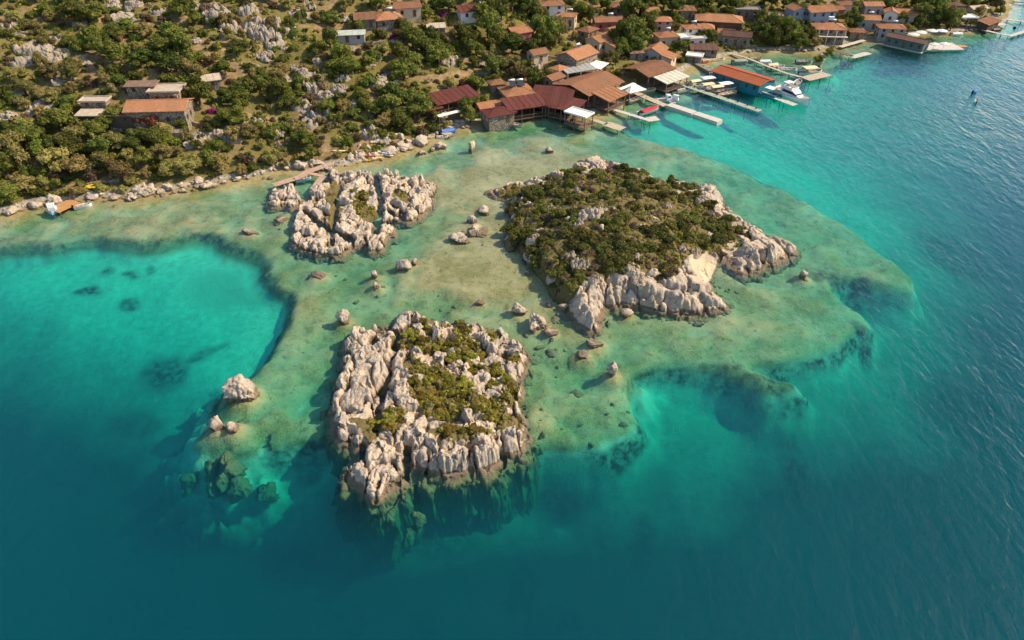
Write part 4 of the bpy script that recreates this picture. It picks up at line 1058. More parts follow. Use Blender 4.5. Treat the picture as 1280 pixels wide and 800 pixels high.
t = house(114, 138, 7, 3.6, 2.6, 0, 'low annexe with a half pale, half red sheet roof below the small shed', 'the half-pale half-red annexe', 'shed', 4, SHEET_TAN, W_DARK, seed=7, sides='f')
block(t, 6.5, 3.6, 2.5, 'shed', 4, T_BROWN, W_DARK, ox=6.9, sides='f', door=False, seed=8)
# scattered houses on the upper slope
house(484, 18, 9, 7.5, 3, 20, 'stone house with an orange hipped roof high on the slope by a terrace', 'the hip-roofed house on the slope', 'hip', 22, T_ORANGE, W_STONE, seed=9, sides='fr')
house(456, 19, 7, 5, 2.6, 12, 'low shed with a faded tan-orange roof beside the hip-roofed house', 'the faded tan-roofed shed', 'shed', 10, T_BROWN, W_STONE, seed=10, sides='f')
house(433, 39, 10, 3, 2.2, 8, 'long low greenhouse with a pale green-white roof on the slope', 'the pale long greenhouse', 'shed', 6, plain('dusty_greenhouse_sheet', (0.42, 0.45, 0.36), .5, .2, .6), W_GREY, seed=11, sides='f', name='greenhouse', cat='greenhouse')
house(508, 4, 9, 7, 3, 15, 'brown-roofed house half cut by the top edge above the slope', 'the half-hidden brown-roofed house', 'gable', 18, T_BROWN, W_CREAM, seed=12, sides='f')
t = house(588, 9, 9, 5.5, 2.8, 20, 'house with long dark red roof and white wing, top of the slope', 'the dark red roof at the top', 'shed', 9, T_RED, W_WHITE, seed=13, sides='fr')
block(t, 5, 5, 3.4, 'flat', 1, SHEET_WHITE, W_WHITE, ox=7.2, oy=1, seed=14, sides='fr', door=False)
t = house(648, 35, 7.5, 6.5, 3.6, 30, 'small house with an orange roof and a crimson end wall among trees', 'the crimson-walled house', 'gable', 20, T_ORANGE, W_PINK, seed=15, sides='fr')
house(709, 16, 7, 5, 3.4, -15, 'small orange-roofed house standing behind a round tree near the top', 'the small house behind the round tree', 'gable', 18, T_ORANGE, W_CREAM, seed=16, sides='fr')
house(690, 2, 9, 6, 4.5, 10, 'tall house with a white balcony front cut by the top edge', 'the balconied house at the top', 'hip', 18, T_BROWN, W_WHITE, seed=17, floors=2, sides='f')
t = house(760, 22, 11, 6.5, 3.2, 8, 'pinkish house with a long weathered pale roof and a satellite mast', 'the long weathered pink house', 'gable', 16, T_BROWN, W_PINK, seed=18, sides='fr')
t = house(750, 45, 9, 6.5, 3.6, 48, 'gabled house with a fresh orange roof and an ochre side wall', 'the gabled ochre house', 'gable', 20, T_ORANGE, W_CREAM, seed=19, sides='fl')
block(t, 5, 4, 2.6, 'shed', 12, T_ORANGE, W_CREAM, ox=1, oy=-5.1, oz=-.4, seed=20, sides='f', door=False)
t = house(722, 64, 12, 9, 4.2, 47, 'large stone house with a broad orange gable roof above the grey canopy', 'the large orange-gabled house', 'gable', 20, T_ORANGE, W_STONE, seed=21, sides='fl', chimney=True)
house(829, 22, 6.5, 5.5, 4.2, 0, 'two-storey pink house with an orange hipped roof and two windows', 'the two-storey pink house', 'hip', 20, T_ORANGE, wall_material('faded_pink_plaster', (0.52, 0.33, 0.28)), seed=22, floors=2, sides='flr')
t = house(833, 41, 8, 6.5, 3.6, 12, 'house with an orange hipped roof and a white corner below the pink house', 'the hipped house with a white corner', 'hip', 20, T_ORANGE, W_CREAM, seed=23, sides='fr')
block(t, 3.4, 4, 3, 'flat', 1, SHEET_WHITE, W_WHITE, ox=5.7, oy=-1.5, seed=24, sides='fr', door=False)
t = house(820, 59, 8.5, 6.5, 3.6, 60, 'grey stone gabled house with a steep orange roof beside the white-awning restaurant', 'the grey stone gabled house', 'gable', 24, T_ORANGE, W_GREY, seed=25, sides='flr')
block(t, 5, 3.6, 2.4, 'shed', 12, T_ORANGE, W_CREAM, ox=-1, oy=-5.0, oz=-.3, seed=26, sides='f', door=False)
t = house(866, 31, 7, 6, 4.6, 8, 'whitewashed two-storey house with rows of dark windows', 'the whitewashed two-storey house', 'hip', 14, T_ORANGE, W_WHITE, seed=27, floors=2, sides='flr', frame=FRAME_B)
block(t, 6, 4, 2.8, 'flat', 1, CONC, W_WHITE, ox=-.5, oy=-5, oz=-.6, seed=28, sides='fl')
t = house(899, 21, 16, 8, 3.0, -12, 'long house with a sweeping orange hipped roof at the back of the cove', 'the long hipped orange house', 'hip', 20, T_ORANGE, W_DARK, seed=29, sides='fr')
block(t, 6.5, 5.5, 2.8, 'hip', 20, T_ORANGE, W_CREAM, ox=-5, oy=-7, oz=-1, seed=30, sides='f')
house(922, 40, 11, 7.5, 3.4, -18, 'stone house with a dark brown roof above a pale terrace on the cove', 'the dark brown roofed stone house', 'gable', 16, T_DARK, W_STONE, seed=31, sides='fl')
house(880, 57, 10, 5.5, 2.4, -6, 'low dark-roofed shed by the cove beside a white flat roof', 'the low dark-roofed shed', 'shed', 6, T_DARK, W_STONE, seed=32, sides='f')
house(869, 66, 5.5, 4, 2.2, -20, 'tiny kiosk with a white flat roof at the water by the mole', 'the white flat-roofed kiosk', 'flat', 1, SHEET_WHITE, W_STONE, seed=33, sides='f')
house(795, 62, 5, 3.6, 2.2, 10, 'small brown-roofed shed under the dark tall trees', 'the small brown shed', 'shed', 8, SHEET_BROWN, W_STONE, seed=34, sides='f')
# houses on the right headland
t = house(1024, 9, 12, 8.5, 5.6, 12, 'big two-storey blue-grey house with an orange gable roof on the right headland', 'the big two-storey house', 'gable', 18, T_ORANGE, W_BLUE, seed=35, floors=2, sides='fl')
block(t, 6, 6, 5.4, 'gable', 18, T_ORANGE, W_BLUE, ox=-7.5, oy=2, seed=36, floors=2, sides='fl', rot=R(90), door=False)
t = house(1037, 31, 12, 9, 4.6, -6, 'stone house with a wide orange hipped roof and white balcony posts', 'the wide hipped stone house', 'hip', 18, T_ORANGE, W_STONE, seed=37, floors=2, sides='fr')
MB().box(-.8, -.5, 0, .8, .5, .9).box(-.95, -.65, .9, .95, .65, 1.0).build('roof_tank', GEL_W, t, (0.5, 1.5, 6.2))
for k in range(4): MB().tube((-4.5 + 3 * k, -5.4, -1.5), (-4.5 + 3 * k, -5.4, 4.2), .14, n=8).build('post', W_WHITE, t)
MB().box(-5.6, -6.0, 2.1, 5.6, -4.55, 2.3).build('balcony', CONC, t)
house(1086, 20, 8.5, 6.5, 3.6, -8, 'grey-walled house with a plain orange gable roof behind the pier', 'the plain gable house behind the pier', 'gable', 18, T_ORANGE, W_GREY, seed=38, sides='fr')
house(1091, 3, 8, 6, 3.6, 0, 'magenta-trimmed house with a bright orange roof at the top edge', 'the bright orange roof at the top edge', 'gable', 18, T_ORANGE, W_GREY, seed=39, sides='fr')
t = house(1134, 13, 10, 7, 3.2, -10, 'house with a long ridged orange roof and a white gable wing', 'the orange roof with a white gable', 'gable', 20, T_ORANGE, W_CREAM, seed=40, sides='fr')
block(t, 5, 4.5, 3.4, 'gable', 22, T_ORANGE, W_WHITE, ox=-6, oy=-1.5, rot=R(80), seed=41, sides='fl', door=False)
t = house(1115, 31, 10.5, 6.5, 4.4, -8, 'grey stone waterfront house with a pale orange hipped roof', 'the grey waterfront house', 'hip', 17, T_ORANGE, W_GREY, seed=42, floors=2, sides='fl')
house(1045, 8, 6, 5, 3, 10, 'small pinkish-roofed house wedged between the two big headland houses', 'the small wedged house', 'gable', 18, T_BROWN, W_PINK, seed=43, sides='f')
house(1060, 2, 8, 6, 3.4, 0, 'tan-walled house with a brown roof behind the headland trees', 'the tan house behind the trees', 'hip', 18, T_BROWN, W_CREAM, seed=44, sides='f')
house(1237, 25, 11, 4.5, 2.6, 38, 'long pinkish-brown roofed boat shed at the tip of the headland', 'the pinkish boat shed', 'shed', 10, T_BROWN, W_DARK, seed=45, sides='f')
house(1222, 7, 8, 5, 2.8, 15, 'small cream house with a tan roof near the headland tip', 'the cream house near the tip', 'gable', 15, SHEET_TAN, W_CREAM, seed=46, sides='f')
house(1192, 3, 9, 6, 3.2, 5, 'brown-roofed house hidden in the trees of the headland', 'the tree-hidden brown house', 'hip', 18, T_DARK, W_STONE, seed=47, sides='f')
house(934, 8, 10, 5, 3, -5, 'ruined roofless stone-walled house behind the dark brown roofed house', 'the ruin-like stone house', 'flat', 1, STONE, W_STONE, seed=48, sides='f')
house(960, 15, 11, 6, 2.4, -14, 'walled stone yard building with a brown flat roof above the dark trees', 'the walled stone yard', 'flat', 1, SHEET_BROWN, W_STONE, seed=49, sides='f')
house(545, 30, 6, 4, 2.4, 10, 'small stone shelter with a pale roof on the slope under the trees', 'the small stone shelter', 'shed', 6, SHEET_TAN, W_STONE, seed=50, sides='f')
house(855, 9, 9, 5, 2.8, 4, 'low house with a faded brown shed roof behind the village trees', 'the faded shed-roofed house', 'shed', 8, T_BROWN, W_STONE, seed=51, sides='f')
house(778, 4, 9, 6, 3, 8, 'house with a weathered brown roof in the trees at the top', 'the weathered brown house at the top', 'hip', 18, T_BROWN, W_STONE, seed=52, sides='f')
house(985, 30, 5, 4, 2.6, 0, 'small stone hut in the shade of the dark trees by the cove', 'the small shaded hut', 'shed', 8, SHEET_BROWN, W_STONE, seed=53, sides='f')
t = house(646, 110, 10, 9, 3.6, 20, 'house with a pale orange hipped roof and solar heaters behind the red restaurant', 'the solar-heater house', 'hip', 18, T_ORANGE, W_STONE, seed=54, sides='fl')
solar(t, -1.2, 0.2, 5.2); solar(t, 1.2, -.2, 5.2)
house(620, 100, 4.5, 4, 2.4, 20, 'tiny hut with a small brown tiled roof left of the solar-heater house', 'the tiny brown-tiled hut', 'hip', 20, T_BROWN, W_STONE, seed=55, sides='f')
t = house(608, 128, 6, 5, 2.8, 25, 'small cottage with a pair of pale orange roofs above the red corner', 'the paired-roof cottage', 'gable', 18, T_ORANGE, W_WHITE, seed=56, sides='fl')
block(t, 5, 4.5, 2.8, 'hip', 18, T_ORANGE, W_WHITE, ox=5.4, oy=-1.2, seed=57, sides='f', door=False)
for k_, (a_, b_, L_, W_, rt, rm_, wm_, lab, sh) in enumerate([
    (769, 34, 7, 5.5, 40, T_ORANGE, W_CREAM, 'small cream house tucked uphill of the gabled ochre house', 'the tucked cream house'), (735, 34, 6.5, 5, 50, T_BROWN, W_STONE, 'small brown-roofed stone house among trees left of the gabled ochre house', 'the tree-framed stone house'),
    (812, 10, 7, 5, 10, T_ORANGE, W_PINK, 'small pinkish house with an orange roof behind the two-storey pink house', 'the pinkish house behind'), (849, 46, 5, 4, 15, T_ORANGE, W_WHITE, 'tiny white cottage between the hipped house and the low dark-roofed shed', 'the tiny white cottage'),
    (908, 37, 6, 5, -20, T_ORANGE, W_CREAM, 'small cream house squeezed left of the dark brown roofed house', 'the squeezed cream house'), (1072, 36, 6, 5, -8, T_BROWN, W_STONE, 'small stone house between the wide hipped house and the grey waterfront house', 'the small in-between stone house'),
    (692, 93, 6, 4.5, 45, T_BROWN, W_STONE, 'low stone outhouse left of the broad brown-roofed restaurant', 'the low stone outhouse'), (699, 82, 5, 4, 45, T_ORANGE, W_CREAM, 'little orange-roofed annexe at the foot of the large orange-gabled house', 'the little orange annexe'),
    (672, 62, 6, 5, 30, T_BROWN, W_CREAM, 'small brown-roofed cottage downhill of the crimson-walled house', 'the downhill brown cottage'), (1158, 6, 7, 5, 0, T_ORANGE, W_CREAM, 'small orange-roofed house right of the white gable at the top edge', 'the small top-edge house'),
    (735, 4, 8, 5.5, 12, T_ORANGE, W_CREAM, 'orange-roofed house at the top edge behind the long weathered pink house', 'the top-edge house behind the pink one')]):
    house(a_, b_, L_, W_, 2.9, rt, lab, sh, ('gable', 'hip')[k_ % 2], 19, rm_, wm_, seed=80 + k_, sides='flr')
# waterfront restaurants
p0 = spot(660, 130, 4)
t = thing('restaurant', 'long dark red roofed waterfront restaurant bending around the green lagoon', 'restaurant', (p0[0], p0[1], 0.9))
def rel(px, py, up):
    q = at(px, py, up); return q[0] - p0[0], q[1] - p0[1]
x, y = rel(622, 138, 4.0); block(t, 7.5, 5.5, 2.3, 'hip', 16, T_RED, W_STONE, ox=x, oy=y, oz=.5, rot=R(25), seed=60, sides='flr', base=2.2, frame=FRAME_W)
x, y = rel(655, 129, 4.0); block(t, 11, 6, 3.0, 'shed', 9, T_RED, W_DARK, ox=x, oy=y, rot=R(22), seed=61, open_='rail', base=2.2)
x, y = rel(690, 122, 4.2); block(t, 11, 10, 3.0, 'shed', 9, T_RED, W_DARK, ox=x, oy=y, rot=R(-12), seed=62, open_='rail', base=2.2)
x, y = rel(708, 130, 4.0); block(t, 8, 6.5, 2.8, 'shed', 8, T_RED, W_DARK, ox=x, oy=y, rot=R(-30), seed=63, open_='rail', base=2.2)
x, y = rel(724, 140, 4.2); block(t, 6.8, 4.2, 3.2, 'flat', 1, CLOTH_W, W_DARK, ox=x, oy=y, rot=R(-38), seed=64, open_='rail', base=2.0, ov=.15)
HOUSES.append((p0, 12, 'the long red restaurant', t))
for px_, py_ in ((612, 130), (690, 120), (712, 128)):
    q = spot(px_, py_, 3); HOUSES.append((q, 5, None, None))
t = house(566, 118, 13, 6, 2.8, 34, 'left restaurant with a sloping dark red roof and a white awning strip', 'the left red-roofed restaurant', 'shed', 9, T_RED, W_DARK, name='restaurant', cat='restaurant', seed=65, open_='rail', base=2.5)
block(t, 7, 5, 2.6, 'shed', 9, T_RED, W_DARK, ox=-9.2, oy=-1.2, oz=-.5, seed=66, open_='rail', base=2.5)
MB().box(-4.2, -.8, 0, 4.2, .8, .08).build('awning', CLOTH_W, t, (-4.5, -6.6, 1.2))
for k in (-4, 4):
    for sy in (-.7, .7): MB().tube((-4.5 + k, -6.6 + sy, -2.5), (-4.5 + k, -6.6 + sy, 1.2), .06, n=6).build('post', METAL, t)
t = house(736, 101, 16, 13, 3.2, 46, 'restaurant under a very broad weathered orange-brown tiled roof at the quay', 'the broad brown-roofed restaurant', 'gable', 12, T_BROWN, W_DARK, name='restaurant', cat='restaurant', seed=67, open_='rail', base=2.4)
block(t, 8, 5.5, 2.8, 'shed', 9, T_ORANGE, W_DARK, ox=-2, oy=-9.4, oz=-.3, rot=0, seed=68, open_='rail', base=2.4)
MB().box(-6, -.6, 0, 6, .6, .1).build('awning', CLOTH_W, t, (5.0, -8.6, 2.4)); 
for k in (-5.6, 5.6): MB().tube((5 + k, -8.6, -2), (5 + k, -8.6, 2.4), .07, n=6).build('post', METAL, t)
t = house(812, 83, 12, 10, 3.2, 40, 'restaurant with a mottled brown roof and a pale tarpaulin lean-to over the water', 'the lean-to restaurant', 'gable', 13, T_BROWN, W_DARK, name='restaurant', cat='restaurant', seed=69, open_='rail', base=2.4)
block(t, 10, 5, 2.6, 'shed', 7, plain('pale_green_tarp', (0.56, 0.52, 0.40), .7, .15, .8), W_STONE, ox=1.0, oy=-8.0, oz=-.4, seed=70, open_='rail', base=2.4)
t = house(722, 83, 9, 4.5, 3.0, 25, 'open shelter with a pale grey canopy on white posts by the orange-gabled house', 'the grey canopy shelter', 'shed', 4, SHEET_GREY, W_STONE, name='canopy_shelter', cat='shelter', seed=71, open_=True, post_m=FRAME_W)
t = house(742, 78, 7, 4.5, 2.6, -35, 'white tarpaulin shelter stretched beside the grey canopy', 'the white tarpaulin', 'shed', 5, CLOTH_W, W_STONE, name='tarpaulin_shelter', cat='shelter', seed=72, open_=True, post_m=METAL)
t = house(791, 108, 5.5, 4.5, 2.4, 30, 'white pyramid tarpaulin at the root of the pontoon jetty', 'the white pyramid tarpaulin', 'hip', 24, CLOTH_W, W_STONE, name='tarpaulin_shelter', cat='shelter', seed=73, open_=True, post_m=METAL)
t = house(1209, 18, 7, 5, 3.4, 0, 'flat white canopy on posts standing above the headland quay', 'the flat white canopy', 'flat', 1, CLOTH_W, W_STONE, name='canopy_shelter', cat='shelter', seed=74, open_=True, post_m=METAL, ov=.1)
# boathouse on the water
p = at(930, 92, 3.6)
t = thing('boathouse', 'long rust red roofed boathouse with teal sides standing over the water', 'boathouse', (p[0], p[1], 0.5), R(-50))
block(t, 17, 8.2, 2.6, 'gable', 11, T_HULL, W_TEAL, base=0.9, seed=75, sides='fl')
MB().box(-10, -3.9, -.5, 14, 3.9, -.1).box(9.6, -3.9, -.1, 14, -3.8, .8).box(9.6, 3.8, -.1, 14, 3.9, .8).box(13.9, -3.8, -.1, 14, 3.8, .8).build('hull_deck', W_TEAL, t)
for k, (xx, yy) in enumerate(((11, -1.6), (12.6, 1.4))):
    c = MB().box(-1.4, -1.3, 2.0, 1.4, 1.3, 2.1)
    for a in (-1.3, 1.3):
        for b in (-1.2, 1.2): c.tube((a, b, -.1), (a, b, 2.0), .05, n=6)
    c.build('sun_canopy', CLOTH_W, t, (xx, yy, 0))
HOUSES.append((p, 8, 'the rust red boathouse', t))
# shed over water on the right with its sun deck
p = at(1135, 49, 3.2)
t = thing('boathouse', 'long dark brown roofed pier building with a pale sun deck at its end', 'boathouse', (p[0], p[1], 0.7), R(-47))
block(t, 13, 5.0, 2.8, 'gable', 14, T_DARK, W_BGREY, base=1.2, seed=76, sides='fl')
MB().box(-7, -3.2, -.4, 6.8, 3.2, -.05).build('floor_deck', WOOD, t)
HOUSES.append((p, 8, 'the pier building', t))
p = at(1172, 58, 0.8)
t = thing('sun_deck', 'pale concrete sun deck beside the dark brown pier building', 'deck', (p[0], p[1], 0.0), R(3))
MB().box(-7.5, -4, .35, 7.5, 4, .8).build('deck', CONC, t)
for a in (-6.5, 0, 6.5):
    for b in (-3.3, 3.3): MB().tube((a, b, -4), (a, b, .35), .25, n=8).build('pile', CONC, t)
MB().box(7.5, -1.2, .45, 10.5, 1.4, .75).build('gangway', WOOD_ORANGE, t)

# ------------------------------------------------------------------ parasols
def parasol(pos, r, label, group):
    t = thing('parasol', label, 'parasol', tuple(pos), RP.uniform(0, 1), group)
    n = 8
    mb = MB(); top = (0, 0, 2.75)
    ring = [(r * math.cos(2 * math.pi * k / n), r * math.sin(2 * math.pi * k / n), 2.15) for k in range(n)]
    low = [(x, y, z - .14) for x, y, z in ring]
    mb.poly([top] + ring + low, [(0, 1 + k, 1 + (k + 1) % n) for k in range(n)] + [(1 + k, 1 + n + k, 1 + n + (k + 1) % n, 1 + (k + 1) % n) for k in range(n)])
    mb.build('canopy', CLOTH_W, t)
    MB().tube((0, 0, 0), (0, 0, 2.85), .04, n=8).build('pole', METAL, t, smooth=True)
    MB().tube((0, 0, 0), (0, 0, .12), .32, .26, n=12).build('base', CONC, t)
    return t
words_p = ['leftmost of the four quay parasols above the sun deck', 'second of the four quay parasols above the sun deck', 'third of the four quay parasols above the sun deck', 'last of the four quay parasols above the sun deck']
for k, (a, b) in enumerate(((1143, 42), (1152, 39.5), (1166, 37.5), (1178, 37.5))):
    q = hit(a, b, lambda x, y: max(.5, ground_z(x, y)) + 2.3); parasol((q[0], q[1], max(.5, ground_z(q[0], q[1])) - .05), 1.9, 'white parasol, ' + words_p[k], 'white parasols on the headland quay')
for k, (a, b) in enumerate(((1168, 54.5), (1181, 54))):
    q = at(a, b, 3.1); parasol((q[0], q[1], .8), 1.6, 'white parasol on the pale sun deck, ' + ('nearer the pier building' if k == 0 else 'nearer the wooden gangway'), 'white parasols on the sun deck')

# ------------------------------------------------------------------ jetties and moles
def jetty(pts, w, label, z=0.75, mat=None, name='jetty', cat='jetty', piles=True, th=.18, short=None):
    P = [at(a, b, z) for a, b in pts]
    t = thing(name, label, cat, tuple(P[0] * np.array([1, 1, 0])))
    o = P[0]
    for i, (a, b) in enumerate(zip(P[:-1], P[1:])):
        d = (b - a)[:2]; L = np.linalg.norm(d); ang = math.atan2(d[1], d[0])
        M = Matrix.Translation((a[0] - o[0], a[1] - o[1], 0)) @ Matrix.Rotation(ang, 4, 'Z')
        mb = MB(); x = -0.15 if i else 0.0; zz = z - (.004 if i % 2 else 0)
        if piles:
            while x < L:                           # every plank lies across, with a small gap
                mb.box(x, -w / 2 + RP.uniform(-.05, .05), zz - .06 + RP.uniform(-.012, .012), min(x + .34, L + .1), w / 2 + RP.uniform(-.05, .05), zz); x += .37
            mb.box(0, -w / 2 + .15, zz - th, L, -w / 2 + .3, zz - .08); mb.box(0, w / 2 - .3, zz - th, L, w / 2 - .15, zz - .08)
        else: mb.box(x, -w / 2, -.5 if th > .3 else zz - th, L, w / 2, zz)
        put(mb.build('deck', mat or WOOD, t), M)
        if piles:
            k = 0.5
            while k < L:
                for sy in (-1, 1): put(MB().tube((0, 0, -3), (0, 0, z + .05), .09, n=7).build('pile', WOOD_DARK, t), M @ Matrix.Translation((k, sy * (w / 2 - .2), 0)))
                k += 4.6
    if short: HOUSES.append((P[len(P) // 2], 1.0, short, t))
    return t
jetty([(740, 149), (758, 155)], 1.6, 'short plank jetty leading off the red restaurant white-roofed end')
jetty([(757, 154), (778, 161)], 3.2, 'weathered plank landing stage at the end of the short jetty', cat='landing stage', name='landing_stage')
jetty([(728, 127), (752, 132), (811, 150)], 1.5, 'narrow pale curved jetty ending in a small block', mat=CONC)
jetty([(808, 149.5), (822, 147.5)], 3.0, 'small pale square landing at the end of the curved jetty', mat=CONC, name='landing_stage', cat='landing stage')
jetty([(795, 116), (832, 132)], 2.2, 'plank jetty between the white pyramid tarpaulin and the floating pontoon', mat=WOOD)
jetty([(836, 130), (868, 140.5)], 2.6, 'pale floating pontoon section nearer the village', z=.8, mat=CONC, name='pontoon', cat='pontoon', piles=False, th=.6)
jetty([(869.5, 141), (900, 151)], 2.6, 'pale floating pontoon section at the seaward end', z=.8, mat=CONC, name='pontoon', cat='pontoon', piles=False, th=.6)
jetty([(840, 100), (863, 109), (900, 121.5), (950, 138.5)], 2.1, 'long grey-green jetty with dark mooring posts pointing out to sea', mat=plain('grey_green_planks', (0.34, 0.36, 0.28), .8, .2, 2))
tj = HOUSES and [o for o in bpy.data.objects if o.get('label', '').startswith('long grey-green jetty')][0]
for a_, b_ in ((868, 109.5), (882, 114.2), (896, 119), (910, 123.8), (922, 127.8), (934, 132), (945, 136)):
    q_ = at(a_, b_, .75); MB().tube((0, 0, -.02), (0, 0, .55), .16, .2, n=8).build('mooring_post', RUBBER, tj, (q_[0] - tj.location.x, q_[1] - tj.location.y, .75))
jetty([(946, 113), (994, 131)], 2.4, 'pale jetty running from the boathouse to the motor yacht', mat=CONC)
jetty([(914, 67), (932, 71.5), (963, 84), (985, 92), (1010, 98)], 1.2, 'thin curved footbridge jetty across the cove', mat=WOOD)
jetty([(1006, 98.5), (1034, 92)], 4.0, 'wide landing platform at the end of the footbridge jetty', mat=WOOD, name='landing_stage', cat='landing stage')
jetty([(847, 75), (868, 78), (882, 85), (897, 93)], 1.6, 'dark stone mole curving beside the rust red boathouse', z=.7, mat=STONE, name='mole', cat='mole', piles=False, th=.6)
jetty([(1038, 61), (1066, 70.5)], 1.8, 'dark red plank quay under the wide hipped house', mat=WOOD_DARK)
jetty([(1064, 71.5), (1086, 66)], 2.6, 'pale L-shaped quay end with green sunshade poles', mat=CONC)
jetty([(1050, 58.5), (1080, 50)], 1.8, 'pale upper quay edge below the plain gable house', mat=CONC)
jetty([(1228, 37), (1250, 42), (1264, 44.5)], 1.6, 'outer arm of the stone-edged dock at the headland tip', mat=CONC)
jetty([(1262, 45), (1284, 38)], 1.8, 'right arm of the stone-edged dock at the headland tip', mat=CONC)
jetty([(1240, 31), (1256, 30)], 3.0, 'square inner landing of the headland dock', mat=CONC, name='landing_stage', cat='landing stage')
jetty([(1258, 24), (1284, 27)], 2.0, 'pale pier behind the headland dock', mat=CONC)
jetty([(1266, 2), (1288, 3)], 1.6, 'far dark pier in the corner of the bay', mat=WOOD_DARK)
jetty([(342, 231), (372, 222), (386, 214), (414, 204)], 2.0, 'pinkish plank jetty reaching the small rock knob', mat=WOOD_PINK, z=.7)
jetty([(385, 216), (404, 220)], 1.2, 'short plank walkway joining the pinkish jetty to the pale islet', mat=WOOD_PINK, z=.66)
jetty([(404, 220), (391, 236)], 1.6, 'narrow reddish plank landing on the pale islet', mat=WOOD_PINK, z=.7)
q = at(80, 257, .6)
t = thing('swim_platform', 'orange-brown square plank swimming platform by the left shore', 'platform', (q[0], q[1], 0), R(-28))
for k in range(10): MB().box(-1.9 + .38 * k, -2.6, .5, -1.55 + .38 * k, 2.6, .6).build('plank', WOOD_ORANGE, t) if False else None
mb = MB()
for k in range(10): mb.box(-1.9 + .38 * k, -2.6, .5, -1.54 + .38 * k, 2.6, .6)
mb.box(-1.8, -2.4, .36, 1.8, -2.2, .5).box(-1.8, 2.2, .36, 1.8, 2.4, .5); mb.build('deck', WOOD_ORANGE, t)
for a in (-1.6, 1.6):
    for b in (-2.2, 2.2): MB().tube((a, b, -3), (a, b, .5), .12, n=8).build('pile', WOOD_DARK, t)

# low dry-stone terrace walls between the houses
for k, (a, b, c, d, lab) in enumerate([(448, 56, 480, 54, 'pale dry-stone terrace wall below the hip-roofed house'), (640, 52, 668, 50, 'low stone wall under the crimson-walled house'), (670, 72, 696, 74, 'stone wall left of the large orange-gabled house'), (760, 62, 778, 70, 'stone wall beside the grey canopy under dark trees'),
        (905, 55, 945, 60, 'stone quay wall below the dark brown roofed house'), (945, 62, 1000, 60, 'low shore wall along the back of the cove'), (905, 12, 950, 14, 'long stone yard wall behind the dark brown roofed house'), (1060, 46, 1085, 42, 'stone terrace wall above the pale upper quay'), (222, 150, 250, 158, 'crooked dry-stone wall right of the long villa'), (140, 163, 180, 166, 'garden wall below the half-pale half-red annexe'), (150, 226, 110, 233, 'pebble landing wall behind the yellow kayaks'), (590, 96, 612, 92, 'rubble wall left of the tiny brown-tiled hut')]):
    A, B = hit(a, b), hit(c, d); t = Vector((B[0] - A[0], B[1] - A[1], 0)); n_ = max(3, int(t.length / 1.2)); ang = math.atan2(t.y, t.x); rows = []
    for i in range(n_ + 1):
        x, y = A[0] + t.x * i / n_, A[1] + t.y * i / n_; z = max(float(ground_z(x, y)), 0) - A[2]; h = .8 + RP.uniform(-.12, .12); nx_, ny_ = -math.sin(ang) * .25, math.cos(ang) * .25
        rows.append([(x - A[0] - nx_, y - A[1] - ny_, z - .8), (x - A[0] + nx_, y - A[1] + ny_, z - .8), (x - A[0] + nx_, y - A[1] + ny_, z + h), (x - A[0] - nx_, y - A[1] - ny_, z + h)])
    tag(MB().loft(rows).build('terrace_wall', W_STONE, None, tuple(A)), lab, 'wall', None, 'thing')
